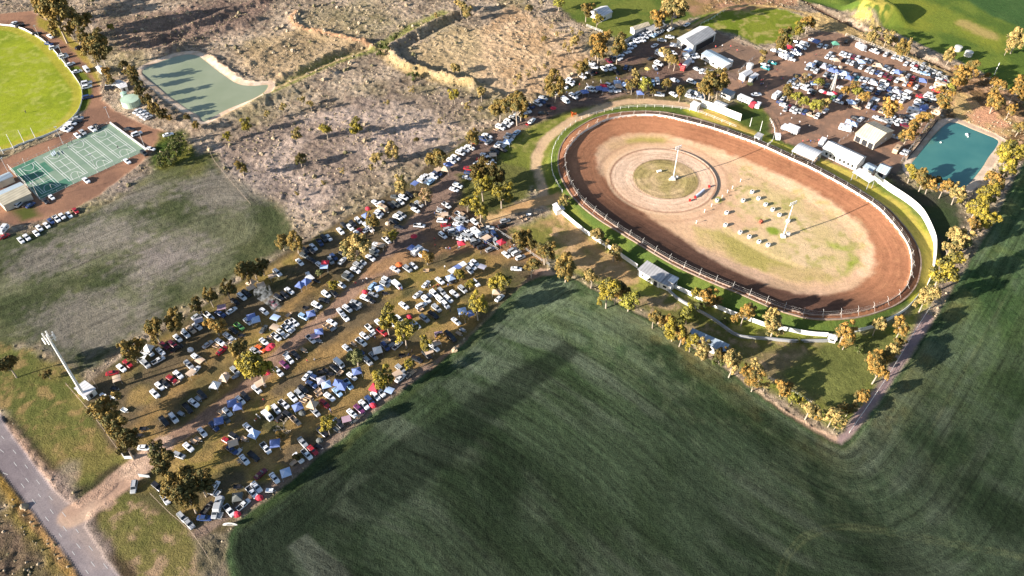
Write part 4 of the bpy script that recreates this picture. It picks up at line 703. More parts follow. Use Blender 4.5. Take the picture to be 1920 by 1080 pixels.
def car_spec(t):
    b = MB(); parts = []
    if t == 'c':
        hull([(-2.42, .72, .42, .88), (-2.28, .88, .3, .98), (-1.6, .92, .24, 1.0), (.9, .93, .24, .98), (1.9, .9, .24, .88), (2.3, .82, .28, .78), (2.44, .66, .36, .66)], b)
        W = cabin(b, -1.75, 1.05, -1.1, .3, .84, .64, .96, 1.42); wx, zz, xf, xr = (1.45, -1.4), .62, 2.36, -2.4
    elif t == 'w':
        hull([(-2.35, .84, .5, 1.1), (-2.25, .93, .38, 1.15), (1.1, .94, .36, 1.12), (2.1, .9, .36, 1.06), (2.36, .78, .44, .9)], b)
        W = cabin(b, -2.25, 1.2, -2.05, .45, .88, .72, 1.1, 1.76)
        for yy in (-.62, .62): b.box((-.8, yy, 1.82), (2.2, .05, .05))
        wx, zz, xf, xr = (1.45, -1.4), .75, 2.3, -2.34
    elif t == 'u':
        hull([(.0, .93, .36, 1.05), (1.7, .92, .34, 1.02), (2.35, .88, .36, .95), (2.62, .74, .44, .82)], b)
        W = cabin(b, -.55, 1.45, -.35, .75, .86, .70, 1.02, 1.62)
        hull([(-2.6, .92, .4, .74), (.1, .92, .4, .74)], b)
        for (c, d) in (((-1.6, .89, .9), (2.0, .07, .34)), ((-1.6, -.89, .9), (2.0, .07, .34)), ((-2.58, 0, .9), (.07, 1.85, .34)), ((-.62, 0, .92), (.07, 1.8, .4))): b.box(c, d)
        tr = MB(); tr.box((-1.6, 0, .755), (1.86, 1.68, .03)); parts.append(('tray_floor', tr, TRAY)); wx, zz, xf, xr = (1.6, -1.55), .72, 2.56, -2.6
    elif t == 'v':
        hull([(-2.45, .88, .4, 1.9), (-2.35, .95, .34, 2.0), (1.1, .95, .34, 2.0), (1.5, .94, .34, 1.75), (2.2, .92, .34, 1.1), (2.45, .8, .42, .95)], b)
        W = {}
        mb = MB(); panel(mb, [(2.14, -.75, 1.2), (2.14, .75, 1.2), (1.5, .7, 1.78), (1.5, -.7, 1.78)], .04, .05); W['windscreen'] = [mb]
        for s in (-1, 1):
            mb = MB(); mb.box((-.3, s*.955, 1.5), (3.0, .03, .45)); W.setdefault('side_window', []).append(mb)
        wx, zz, xf, xr = (1.5, -1.5), .75, 2.4, -2.45
    for nm, l in W.items():
        for mb in l: parts.append((nm, mb, GLASS))
    for x in wx:
        for y in (-.84, .84): parts.append(('wheel', wheel_mb(x, y), TYRE))
    for y in (-.62, .62):
        h = MB(); h.box((xf, y, zz), (.12, .3, .12)); parts.append(('headlight', h, LAMPG))
        h = MB(); h.box((xr, y, zz+.1), (.1, .28, .14)); parts.append(('tail_light', h, TAIL))
    return b, parts
NAMES = {'c': ('parked_car', 'car'), 'w': ('four_wheel_drive', 'four-wheel drive'), 'u': ('pickup_truck', 'pickup truck'), 'v': ('parked_van', 'van'), 'K': ('caravan', 'caravan'), 'T': ('box_trailer', 'box trailer'),
         'Z': ('gazebo', 'gazebo'), 'A': ('awning', 'awning'), 'D': ('dome_tent', 'tent'), 'U': ('umbrella', 'umbrella')}
PROTO = {}; FAR = {}
def finish(t, body, bodymats, parts):
    bm = body.mesh(NAMES[t][0], bodymats)
    PROTO[t] = (bm, [(n_, mb.mesh(n_, m if isinstance(m, list) else ([m, RIM] if m is TYRE else [m]))) for n_, mb, m in parts])
    allm = []; J = MB()
    for mb, ms in [(body, bodymats)]+[(mb, m if isinstance(m, list) else ([m, RIM] if m is TYRE else [m])) for _, mb, m in parts]:
        k = len(J.v); J.v += mb.v; J.f += [tuple(i+k for i in f) for f in mb.f]
        mp = []
        for m in ms:
            if m not in allm: allm.append(m)
            mp.append(allm.index(m))
        J.mi += [mp[i] for i in mb.mi]
    FAR[t] = J.mesh(NAMES[t][0]+'_small', allm)
for t in 'cwuv':
    b, p = car_spec(t); finish(t, b, [PAINT], p)
# caravan
b = MB(); hull([(-2.7, 1.0, .5, 2.0), (-2.5, 1.15, .4, 2.5), (2.2, 1.15, .4, 2.6), (2.7, 1.05, .6, 1.9)], b)
P_ = []
for s in (-1, 1):
    for x in (-1.5, .9): m_ = MB(); m_.box((x, s*1.16, 1.6), (1.0, .04, .5)); P_.append(('window', m_, GLASS))
    P_.append(('wheel', wheel_mb(-.2, s*1.0), TYRE))
m_ = MB(); m_.tube((2.7, .5, .5), (3.9, 0, .5), .05, 0, 6); m_.tube((2.7, -.5, .5), (3.9, 0, .5), .05, 0, 6); P_.append(('drawbar', m_, STEEL))
m_ = MB(); m_.box((-.6, 0, 2.63), (.7, .6, .1)); P_.append(('roof_hatch', m_, TRAY))
finish('K', b, [PAINT], P_)
# box trailer / camp table
b = MB(); b.box((0, 0, .5), (2.3, 1.35, .06))
for (c, d) in (((0, .68, .68), (2.36, .05, .36)), ((0, -.68, .68), (2.36, .05, .36)), ((-1.17, 0, .68), (.05, 1.3, .36)), ((1.17, 0, .68), (.05, 1.3, .36))): b.box(c, d)
P_ = []
for s in (-1, 1): P_.append(('wheel', wheel_mb(-.1, s*.85, .3), TYRE))
m_ = MB(); m_.tube((1.15, .5, .45), (2.1, 0, .45), .04, 0, 6); m_.tube((1.15, -.5, .45), (2.1, 0, .45), .04, 0, 6); P_.append(('drawbar', m_, STEEL))
finish('T', b, [PAINT], P_)
# gazebo: pitched square canopy with valance on four legs
b = MB(); S_ = 1.55
b.add([(-S_, -S_, 2.15), (S_, -S_, 2.15), (S_, S_, 2.15), (-S_, S_, 2.15), (-.12, -.12, 3.05), (.12, -.12, 3.05), (.12, .12, 3.05), (-.12, .12, 3.05)], [(0, 1, 5, 4), (1, 2, 6, 5), (2, 3, 7, 6), (3, 0, 4, 7), (4, 5, 6, 7)])
for i, (a, c) in enumerate(((0, 1), (1, 2), (2, 3), (3, 0))):
    p, q = b.v[a], b.v[c]; b.add([p, q, (q[0], q[1], 1.88), (p[0], p[1], 1.88)], [(0, 1, 2, 3)])
P_ = []
for i in (-1, 1):
    for j in (-1, 1): m_ = MB(); m_.tube((i*1.48, j*1.48, 0), (i*1.48, j*1.48, 2.12), .035, 0, 6); P_.append(('leg', m_, STEEL))
finish('Z', b, [FABRIC], P_)
b = MB(); b.loft([[(-1.5, y, 2.1+.12*(1-(y/1.3)**2)) for y in (-1.3, -.6, .0, .6, 1.3)]+[(-1.5, y, 2.07+.12*(1-(y/1.3)**2)) for y in (1.3, .6, 0, -.6, -1.3)], [(1.5, y, 2.1+.12*(1-(y/1.3)**2)) for y in (-1.3, -.6, .0, .6, 1.3)]+[(1.5, y, 2.07+.12*(1-(y/1.3)**2)) for y in (1.3, .6, 0, -.6, -1.3)]])
P_ = []
for i in (-1, 1):
    for j in (-1, 1): m_ = MB(); m_.tube((i*1.4, j*1.22, 0), (i*1.4, j*1.22, 2.06), .03, 0, 6); P_.append(('leg', m_, STEEL))
finish('A', b, [FABRIC], P_)
b = MB(); rings = []
for k in range(6):
    a = k/5*pi/2; rings.append([(1.25*cos(a)**.7*cos(2*pi*i/8)+.0 if k < 5 else .02*cos(2*pi*i/8), 1.05*cos(a)**.7*sin(2*pi*i/8) if k < 5 else .02*sin(2*pi*i/8), 1.25*sin(a)) for i in range(8)])
b.loft(rings)
m_ = MB(); m_.add([(1.13, -.35, .1), (1.13, .35, .1), (.92, 0, .85)], [(0, 1, 2)]); finish('D', b, [FABRIC], [('door_flap', m_, TRAY)])
b = MB(); n_ = 8
b.add([(1.5*cos(2*pi*i/n_), 1.5*sin(2*pi*i/n_), 2.0) for i in range(n_)]+[(1.5*cos(2*pi*i/n_), 1.5*sin(2*pi*i/n_), 1.85) for i in range(n_)]+[(0, 0, 2.5)], [(i, (i+1) % n_, 2*n_) for i in range(n_)]+[(i, n_+i, n_+(i+1) % n_, (i+1) % n_) for i in range(n_)])
m_ = MB(); m_.tube((0, 0, 0), (0, 0, 2.5), .04, 0, 6); finish('U', b, [FABRIC], [('pole', m_, STEEL)])
def ordinal(n):
    return f"{n}{'th' if 10 <= n % 100 <= 20 else {1: 'st', 2: 'nd', 3: 'rd'}.get(n % 10, 'th')}"
def zone_of(px, py, table):
    best = None
    for zi, (nm, s) in enumerate(table):
        pts = [tuple(map(float, q.split(','))) for q in s.split()]
        for i in range(len(pts)-1):
            (ax, ay), (bx, by) = pts[i], pts[i+1]; dx, dy = bx-ax, by-ay
            t = max(0, min(1, ((px-ax)*dx+(py-ay)*dy)/(dx*dx+dy*dy+1e-9)))
            d = math.hypot(px-ax-t*dx, py-ay-t*dy)
            if best is None or d < best[0]: best = (d, zi, i+t)
    return best[1]
def fixlab(o):
    l = o['label']
    for a, b_ in ((' from the left', ' from left'), (' in the ', ' in '), (', line ', ', '), (' between the ', ' between '), (' of the ', ' of '), (' beside the ', ' beside '), (' along the ', ' along '), (' the ', ' ')):
        if len(l.split()) <= 16: break
        l = l.replace(a, b_)
    o['label'] = l
ITEMS = []
for ox, oy, sc, da, txt in WIN:
    for e in txt.replace('\n', ';').split(';'):
        q = e.split()
        if len(q) < 3 or q[0][0] not in NAMES: continue
        px, py = ox+float(q[1])/sc, oy+float(q[2])/sc
        a = float(q[3]) if len(q) > 3 else da
        t, c = q[0][0], q[0][1]
        if any(abs(px-i[2])+abs(py-i[3]) < 5.5 and (i[0] in 'cwuv') == (t in 'cwuv') for i in ITEMS): continue
        ITEMS.append((t, c, px, py, a, zone_of(px, py, ZONES)))
KIND = {'c': 'car', 'w': 'four-wheel drive', 'u': 'pickup', 'v': 'van', 'K': 'caravan', 'T': 'small trailer', 'Z': 'gazebo', 'A': 'awning', 'D': 'dome tent', 'U': 'round umbrella'}
GRP = {'c': 'cars parked in rows', 'w': 'four-wheel drives parked in rows', 'u': 'pickups parked in rows', 'v': 'parked vans', 'K': 'parked caravans', 'T': 'small trailers among the cars', 'Z': 'gazebos among the cars', 'A': 'awnings beside the cars', 'D': 'dome tents', 'U': 'round umbrellas'}
order = {}
for it in sorted(ITEMS, key=lambda i: i[2]): order.setdefault((it[5], it[0]), []).append(it)
ZMID = {'c': .7, 'w': .8, 'u': .7, 'v': .9, 'K': 1.2, 'T': .4, 'Z': 2.3, 'A': 2.0, 'D': .5, 'U': 2.0}
def spawn(t, c, px, py, a, label):
    z = ZMID[t]; x, y = G(px, py, z); x2, y2 = G(px+5*cos(radians(a)), py+5*sin(radians(a)), z)
    rz = atan2(y2-y, x2-x); near = py > 335
    nm = NAMES[t][0]; r = random.random
    me, parts = PROTO[t] if near else (FAR[t], [])
    o = bpy.data.objects.new(nm, me); COL.objects.link(o)
    o.location = (x, y, ground_z(x, y)+.02); o.rotation_euler = (0, 0, rz+(r()-.5)*.05)
    s = {'Z': .9, 'T': .85, 'A': .92, 'D': .9, 'U': .85, 'K': .86}.get(t, .84)*(1+.18*min(1, max(0, (400-py)/200)))*(.96+.1*r()); o.scale = (s, s, s*(.96+.08*r()))
    base = (TC if t in 'ZADU' else PC)[c]; k = .85+.25*r()
    o.color = (*[min(.85, v*k) for v in base], 1)
    tag(o, label, NAMES[t][1], GRP[t]); fixlab(o)
    for pn, pm in parts:
        p = bpy.data.objects.new(pn, pm); COL.objects.link(p); p.parent = o
    return o
MASK = []
cars = sorted([i for i in ITEMS if i[0] == 'c'], key=lambda i: -i[3])
FARSET = set(id(i) for i in cars[296:])
FARL = []
for (zi, t), L_ in order.items():
    for k, it in enumerate(L_):
        if id(it) in FARSET: FARL.append(it); continue
        lb = f"{CN[it[1]]} {KIND[t]}, {ordinal(k+1)} {KIND[t]} from the left in the {ZONES[zi][0]}"
        wl = lb.split()
        if len(wl) > 16: lb = f"{CN[it[1]]} {KIND[t]}, {ordinal(k+1)} of them from left, {ZONES[zi][0]}"
        if len(lb.split()) > 16: lb = f"{CN[it[1]]} {KIND[t]}, {ordinal(k+1)} from left, {ZONES[zi][0]}"
        spawn(*it[:5], lb); MASK.append(G(it[2], it[3]))
mb = MB(); fm = FAR['c']; pm_of = {}
fmats = [GLASS, TYRE]+[mat('paint_'+CN[c].replace(' ', '_'), PC[c], .35) for c in sorted(PC)]; ci = {c: i+2 for i, c in enumerate(sorted(PC))}
fv = [tuple(v.co) for v in fm.vertices]; ff = [tuple(p.vertices) for p in fm.polygons]; fmi = [p.material_index for p in fm.polygons]; fn = [m.name for m in fm.materials]
for (_, c, px, py, a, zi) in FARL:
    x, y = G(px, py, .7); x2, y2 = G(px+5*cos(radians(a)), py+5*sin(radians(a)), .7); rz = atan2(y2-y, x2-x); k0 = len(mb.v)
    mb.v += [(x+.97*(v[0]*cos(rz)-v[1]*sin(rz)), y+.97*(v[0]*sin(rz)+v[1]*cos(rz)), v[2]*.97+.02) for v in fv]; mb.f += [tuple(i+k0 for i in f) for f in ff]
    mb.mi += [{'tinted_glass': 0, 'tyre_rubber': 1, 'vehicle_paint': ci[c]}.get(fn[m], 0) for m in fmi]
tag(build(mb, 'distant_parked_cars', fmats), 'mass of small distant parked cars in the pit area', 'cars', kind='stuff')
print('ITEMS', len(ITEMS), {t: sum(1 for i in ITEMS if i[0] == t) for t in NAMES})
# ================================================================= TREES
def leaf_mat(name, c, c2):
    m = bpy.data.materials.new(name); m.use_nodes = True; n = m.node_tree; b = n.nodes['Principled BSDF']; L = n.links.new
    b.inputs['Roughness'].default_value = .75; b.inputs['Specular IOR Level'].default_value = .15
    a = n.nodes.new('ShaderNodeAttribute'); a.attribute_name = 'leafmix'
    oi = n.nodes.new('ShaderNodeObjectInfo')
    mx = n.nodes.new('ShaderNodeMix'); mx.data_type = 'RGBA'; mx.blend_type = 'MIX'
    rp = n.nodes.new('ShaderNodeMapRange'); rp.inputs[1].default_value = .2; rp.inputs[2].default_value = .75; L(a.outputs['Fac'], rp.inputs[0]); mx.inputs[6].default_value = (.10, .10, .04, 1)
    L(oi.outputs['Color'], mx.inputs[7]); L(rp.outputs[0], mx.inputs[0]); L(mx.outputs[2], b.inputs['Base Color'])
    return m
LEAF = leaf_mat('gum_leaves', 0, 0)
BARK = mat('pale_gum_bark', (.42, .35, .28), .9, noise=.4, scale=1.5)
DEAD = mat('dead_branch', (.5, .42, .34), .9)
TH_ = {'gum': 1.5, 'round': 1.15, 'loose': 1.4, 'tall': 1.7, 'shrub': .6}
TC_ = {'gum': .90, 'round': .62, 'loose': .85, 'tall': 1.0, 'shrub': .32}
def make_tree(seed, kind='gum'):
    """unit crown about 1 across; returns crown mesh and trunk mesh, height in the same units"""
    R = np.random.default_rng(seed); V = []; Fc = []; mix = []
    ncl = {'gum': 60, 'round': 50, 'loose': 24, 'tall': 36, 'shrub': 16}[kind]
    H = TH_[kind]; cz = TC_[kind]
    cen = []
    lob = [(R.uniform(-.26, .26), R.uniform(-.26, .26), cz+R.uniform(-.40, .20)*min(H, 1.2), R.uniform(.16, .27)) for _ in range(9 if kind != 'round' else 3)]
    if kind == 'round': lob += [(0, 0, cz, .38)]*3
    for i in range(ncl):
        lx, ly, lz, lr = lob[i % len(lob)]; lr = lr*(.8 if lz < cz-.25 else 1)
        d = R.normal(size=3); d /= np.linalg.norm(d); d[2] = abs(d[2])*.9-.25
        p = np.array([lx, ly, lz])+d*np.array([lr, lr, lr*(1.1 if kind != 'tall' else 1.8)])
        r_ = R.uniform(.075, .135)*(1.25 if kind == 'shrub' else 1)
        cen.append((p, r_))
        nl = int(84 if kind != 'loose' else 60)
        cm = R.uniform(.15, .85)
        for j in range(nl):
            e = R.normal(size=3); e /= np.linalg.norm(e); e[2] = e[2] if e[2] > -.5 else -e[2]
            q = p+e*r_*R.uniform(.55, 1.05)
            s = R.uniform(.017, .030)
            nrm = e+R.normal(size=3)*.45; nrm /= np.linalg.norm(nrm)
            t1 = np.cross(nrm, R.normal(size=3)); t1 /= np.linalg.norm(t1); t2 = np.cross(nrm, t1)
            k = len(V); V += [q-t1*s-t2*s*.7, q+t1*s-t2*s*.7, q+t1*s*.9+t2*s*.9, q-t1*s*.6+t2*s]
            Fc.append((k, k+1, k+2, k+3)); mix += [min(1, max(0, cm+R.uniform(-.25, .25)))]*4
    me = bpy.data.meshes.new('crown'); me.from_pydata([tuple(v) for v in V], [], Fc); me.materials.append(LEAF)
    a = me.attributes.new('leafmix', 'FLOAT', 'POINT'); a.data.foreach_set('value', mix); me.update()
    tb = MB(); x, y = 0, 0
    tb.tube((0, 0, -.05), (R.uniform(-.04, .04), R.uniform(-.04, .04), cz*.55), .035, 0, 7, .024)
    top = tb.v[-1]; fork = (0, 0, cz*.5)
    for (p, r_) in cen[:9]:
        mid = (p[0]*.45, p[1]*.45, cz*.55+(p[2]-cz*.55)*.45)
        tb.tube(fork, mid, .02, 0, 5, .013, False); tb.tube(mid, tuple(p), .013, 0, 5, .005, False)
    return me, tb.mesh('trunk', [BARK])
TP = {}
for k_, kd in enumerate(['gum']*4+['round']*2+['loose']*2+['tall']*2+['shrub']*2): TP.setdefault(kd, []).append(make_tree(100+k_*7, kd))
dt = MB(); R = np.random.default_rng(5)
def branch(p, d, l, r, n):
    q = p+d*l; dt.tube(tuple(p), tuple(q), r, 0, 5, r*.6, False)
    if n == 0: return
    for i in range(3):
        e = d+R.normal(size=3)*.45; e[2] = max(e[2], .1); e /= np.linalg.norm(e); branch(q, e, l*.72, r*.6, n-1)
branch(np.array([0, 0, -.05]), np.array([0, 0, 1.]), .32, .03, 4)
DEADM = dt.mesh('dead_tree', [DEAD])
LC = {'g': (.25, .165, .045), 'd': (.12, .080, .022), 'o': (.42, .24, .06), 'y': (.33, .26, .035), 'Y': (.33, .31, .05), 'p': (.46, .33, .12), 's': (.20, .21, .085), 'G': (.075, .115, .02), 'b': (.40, .25, .14)}
LCN = {'g': 'golden brown', 'd': 'dark olive', 'o': 'orange tinted', 'y': 'deep yellow', 'Y': 'bright yellow green', 'p': 'pale straw coloured', 's': 'silvery green', 'G': 'fresh green', 'b': 'sparse pinkish'}
TZ = [('line between the paddock and the car park', '200,700 270,640 330,600 400,560 450,530 520,470 600,430 690,400 760,350 820,300'),
 ('clumps inside the car park', '400,620 480,680 530,800 610,790 680,690 720,600 800,640 800,500 740,440 660,470 600,510'),
 ('clump at the car park entrance', '190,760 220,820 300,860 350,920'),
 ('line by the crop end of the car park', '770,690 840,640 890,570 940,530 1000,480'),
 ('clump between the dirt lane and the track', '880,380 900,340 930,320 945,355'),
 ('dry scrubland beside the farm dam', '420,250 500,210 560,190 610,240 660,240 700,300 600,350'),
 ('scrubland above the dirt lane', '770,160 850,130 880,190 900,200 940,200 975,190'),
 ('scrubland at the top centre', '720,90 820,40 870,15 990,15'),
 ('sandy slope near the farmhouse', '965,150 1000,130 1020,90 1040,60 1070,70'),
 ('cluster near the farmhouse and the grey wall', '1100,20 1120,80 1160,85 1230,30 1265,10'),
 ('line behind the north bend of the track', '1040,150 1100,120 1190,150 1210,160 1250,160 1280,170 1330,155'),
 ('edge of the green north of the pits', '1430,105 1474,71 1500,52 1515,44'),
 ('islands inside the pit parking', '1480,172 1508,190 1546,195 1585,171 1620,180 1669,196 1507,144 1536,155'),
 ('line along the ditch by the lawn', '1640,62 1665,66 1695,85 1784,99 1910,67'),
 ('clump north of the teal dam', '1770,180 1805,136 1850,141 1866,170 1897,200 1915,170'),
 ('line on the pit side of the teal dam', '1732,222 1718,236 1700,256'),
 ('line below the teal dam', '1710,325 1740,340 1772,348 1797,358'),
 ('line down the right side of the track', '1912,240 1895,292 1865,342 1835,392 1797,445 1772,505 1739,557'),
 ('grove along the lower right fence', '1692,612 1670,655 1650,688 1615,742 1590,768'),
 ('lower corner of the crop boundary', '1562,782 1519,762 1486,748 1467,730'),
 ('row along the crop boundary track', '1100,518 1140,545 1180,565 1250,605 1290,595 1322,652 1375,677 1417,710'),
 ('line beside the white sponsor fence', '1057,380 1120,442 1155,470 1305,550 1345,560 1397,585 1455,600 1586,622 1647,607'),
 ('clearing above the crop corner', '975,445 995,456 1022,468 1062,495'),
 ('belt beside the sports oval road', '70,0 100,20 142,42 172,88'),
 ('bushes between courts and dam', '200,135 315,220 330,270 318,297 452,312'),
 ('far left edge of the paddock', '12,680 88,700'), ('sports shed corner', '1500,640 1610,655 1360,602')]
tl = []
for e in TREES.replace('\n', ';').split(';'):
    q = e.split(); px, py, wp, c = float(q[0]), float(q[1]), float(q[2]), q[3]
    tl.append((px, py, wp, c, zone_of(px, py, TZ)))
tord = {}
for t_ in sorted(tl): tord.setdefault(t_[4], []).append(t_)
for zi, L_ in tord.items():
    for k, (px, py, wp, c, _) in enumerate(L_):
        Wm = wp/pxm(py)*1.09
        small = Wm < 3.4
        rr_ = random.random()
        kd = 'shrub' if (c == 'G' and Wm < 11) else ('round' if c in 'YsG' else 'loose' if c in 'b' else 'tall' if (c == 'p' and Wm < 4.2) else ('gum' if rr_ < .8 else 'round'))
        sc = Wm/.82*(.8 if kd == 'tall' else 1)
        if kd == 'gum': sz = sc*(1.12 if Wm > 4 else .85)
        else: sz = sc
        zc = TC_[kd]*sz
        x, y = G(px, py, zc)
        cm, tm = random.choice(TP[kd])
        nm = 'shrub' if small or kd == 'shrub' else 'gum_tree'
        o = bpy.data.objects.new(nm, None); COL.objects.link(o); o.location = (x, y, ground_z(x, y)); o.rotation_euler = (0, 0, random.uniform(0, 6.28)); jj = random.uniform(.88, 1.1); o.scale = (sc*random.uniform(.9, 1.1), sc*random.uniform(.9, 1.1), sz)
        size = 'large' if Wm > 8 else 'medium' if Wm > 5 else 'small'
        noun = 'shrub' if nm == 'shrub' else 'gum tree'
        tag(o, f"{size} {LCN[c]} {noun}, {ordinal(k+1)} from left in the {TZ[zi][0]}", 'shrub' if nm == 'shrub' else 'tree', f"trees and shrubs, {TZ[zi][0]}")
        if len(o['label'].split()) > 16: o['label'] = f"{size} {LCN[c]} {noun}, {ordinal(k+1)} in {TZ[zi][0]}" if len(TZ[zi][0].split()) > 8 else f"{size} {LCN[c]} {noun}, {ordinal(k+1)} from left, {TZ[zi][0]}"
        fixlab(o); cr = bpy.data.objects.new('crown', cm); COL.objects.link(cr); cr.parent = o
        j = 1+random.uniform(-.12, .12); cr.color = (*[v*j for v in LC[c]], 1)
        tr = bpy.data.objects.new('trunk', tm); COL.objects.link(tr); tr.parent = o
x, y = G(535, 812); o = link('dead_tree', DEADM, loc=(x, y, 0)); o.scale = (6.5,)*3; tag(o, 'bare pale dead tree with spreading branches beside the cream pickup', 'dead tree')
# ================================================================= FENCES, WALLS, BUILDINGS, MASTS
CONC = mat('painted_concrete_wall', (.74, .71, .68), .75, noise=.3, scale=.9)
RUSTW = mat('dusty_concrete', (.34, .25, .20), .9, noise=.35, scale=.8)
PIPE = mat('white_pipe_rail', (.72, .70, .66), .6)
GREYP = mat('grey_sheet_metal', (.36, .37, .39), .5, .2, noise=.2, scale=.5)
WOOD = mat('weathered_timber', (.34, .27, .21), .9, noise=.4, scale=2)
ROOFW = mat('white_sheet_roof', (.70, .70, .72), .45, noise=.12, scale=.25)
ROOFB = mat('blue_grey_sheet_roof', (.36, .44, .52), .45, noise=.15, scale=.3)
ROOFG = mat('grey_sheet_roof', (.42, .42, .43), .5, noise=.2, scale=.3)
ROOFC = mat('cream_sheet_roof', (.70, .62, .46), .6, noise=.2, scale=.3)
WALLW = mat('white_cladding', (.72, .71, .68), .7, noise=.15, scale=.4)
WALLC = mat('cream_cladding', (.60, .54, .44), .75, noise=.2, scale=.4)
DARK = mat('dark_opening', (.03, .03, .035), .6)
for m_ in (ROOFW, ROOFB, ROOFG, ROOFC): ribs(m_, radians(38))
def zg(p): return ground_z(p[0], p[1])
def ribbon(pts, h, th, closed=False, z0=-.3, follow=True, mb=None, m=0, gaps=0, zc=0):
    """a thin upright wall along the points"""
    mb = mb or MB(); n = len(pts); L = []
    for i in range(n):
        a = np.array(pts[(i-1) % n] if closed or i > 0 else pts[i]); b_ = np.array(pts[(i+1) % n] if closed or i < n-1 else pts[i])
        d = b_-a; d = d/(np.linalg.norm(d)+1e-9); nn = np.array((-d[1], d[0]))*th/2; g = zg(pts[i]) if follow else zc
        p = np.array(pts[i]); q, r = p+nn, p-nn
        L.append([(q[0], q[1], g+z0), (q[0], q[1], g+h), (r[0], r[1], g+h), (r[0], r[1], g+z0)])
    k = 0
    for i in range(n if closed else n-1):
        k += 1
        if gaps and k % gaps == 0: continue
        mb.loft([L[i], L[(i+1) % n]], m)
    return mb
def spaced(pts, s, closed=False):
    out = []; acc = 0; P = list(pts)+([pts[0]] if closed else []); out.append((P[0], np.array(P[1])-np.array(P[0])))
    for i in range(len(P)-1):
        a, b_ = np.array(P[i]), np.array(P[i+1]); L = np.linalg.norm(b_-a); t = s-acc
        while t <= L:
            out.append((tuple(a+(b_-a)*t/L), b_-a)); t += s
        acc = (acc+L) % s if L < s-acc or True else 0
        acc = L-(t-s)
    return out
def fence(pts, label, h=1.2, sp=5, rails=(1.0, .55), r=.05, m=None, closed=False, name='wire_fence', cat='fence', mesh_h=None):
    m = m or WOOD
    if isinstance(pts, str): pts = gp(pts)
    P = catmull(pts, 4, closed); mb = MB()
    for zr in rails:
        Q_ = P+([P[0]] if closed else [])
        for i in range(len(Q_)-1): mb.tube((*Q_[i], zg(Q_[i])+h*zr), (*Q_[i+1], zg(Q_[i+1])+h*zr), r*.6, 0, 4, None, False)
    root = tag(build(mb, name, [m]), label, cat)
    S = spaced(P, sp, closed)
    S = S[::max(1, (len(S)+97)//98)]
    pm = MB(); pm.tube((0, 0, -.4), (0, 0, h), r, 0, 5); me = pm.mesh('post', [m])
    for (q, d) in S: link('post', me, root, (q[0], q[1], zg(q)), 0)
    return root
# speedway wall with its catch fence
wm = ribbon(WALL, 1.15, .3, True, follow=False, zc=2.15, z0=-1.2)
wm.mi = [0 if i % 6 == 2 else 1 for i in range(len(wm.f))]
wr = tag(build(wm, 'track_wall', [CONC, RUSTW]), 'white concrete safety wall right round the dirt speedway track', 'wall')
root = MB()
OUTW = []
cxm, cym = np.mean([p[0] for p in WALL]), np.mean([p[1] for p in WALL])
S = spaced(WALL, 6.2, True)
for zz in (1.9, 2.7):
    pts = [(p[0]+(p[0]-cxm)*.0, p[1]) for p in WALL]
    for i in range(len(pts)): root.tube((*pts[i], zz+2.1), (*pts[(i+1) % len(pts)], zz+2.1), .012, 0, 3, None, False)
cf = tag(build(root, 'catch_fence', [PIPE]), 'catch fence of leaning white posts standing around the track wall', 'fence')
pm = MB(); pm.tube((0, 0, 0), (0, .2, 2.7), .045, 0, 5); pm.tube((0, .2, 2.7), (0, -.55, 3.4), .035, 0, 5); pm.tube((0, 1.7, 0), (0, .15, 2.0), .03, 0, 5); pmm = pm.mesh('post', [PIPE])
for q, d in S[::max(1, (len(S)+98)//99)]:
    link('post', pmm, cf, (q[0], q[1], 2.1), atan2(d[1], d[0]))
tag(build(ribbon(OUTER, .35, .45, True), 'outer_kerb', [RUSTW]), 'low pale concrete kerb outside the catch fence of the track', 'kerb wall')
OUT2 = catmull(gp('1054,366 1037,334 1034,300 1042,270 1060,245 1085,225 1110,216 1160,205 1210,201 1262,203'), 2)
fence(gp('1054,366 1037,334 1034,300 1042,270 1060,245 1085,225 1110,216 1160,205 1210,201 1262,203 1310,212 1380,240'), 'white rail fence curving round the north bend outside the track', 1.3, 4, (1.0, .5), .09, PIPE)
def hoard(pts, label, h, th=.12, step=2.4, name='sponsor_fence'):
    P = catmull(gp(pts), step); root = tag(build(ribbon(P, h, th, z0=-.2), name, [WHITE]), label, 'hoarding')
    mb = MB()
    for p in P[1:-1:1]: mb.tube((p[0], p[1], -.3), (p[0], p[1], h+.08), .06, 0, 4)
    build(mb, 'support_post', [GREYP], root); return root
hoard('1053,401 1097,437 1147,470 1195,503', 'white hoarding fence running from the small shed to the white clubhouse', 1.9)
hoard('1255,536 1302,558 1343,578 1377,592 1400,600 1443,615 1480,622 1512,629 1550,632', 'long white hoarding fence with trees in front below the south straight', 1.9)
hoard('1572,633 1590,627 1630,619 1665,604 1690,590 1705,577 1718,561', 'white hoarding fence round the lower right end of the track', 1.7)
hoard('1737,537 1747,507 1751,470 1747,445 1727,405 1700,380 1665,357 1637,335', 'tall bright white hoarding around the outside of the east bend', 3.2)
hoard('1314,200 1340,208 1365,218 1388,227', 'long white hoarding wall on the grass bank at the north straight', 3.6)
mb = ribbon(catmull(gp('1246,538 1268,560 1310,584 1343,604 1373,626 1390,633 1440,637 1480,641 1530,641 1568,640'), 2.4), 1.1, .5)
tag(build(mb, 'spectator_barrier', [GREYP]), 'grey double barrier curving behind the white hoarding', 'barrier')
fence('1745,226 1720,262 1700,288 1688,306', 'long dark sheet fence between the pit area and the teal dam', 2.2, 3, (1, .5), .07, GREYP, name='dam_fence')
tag(build(ribbon(catmull(gp('1757,228 1725,270 1700,300'), 3), 1.7, .1), 'sheet_fence', [DARK]), 'dark metal sheet fence above the west bank of the teal dam', 'fence')
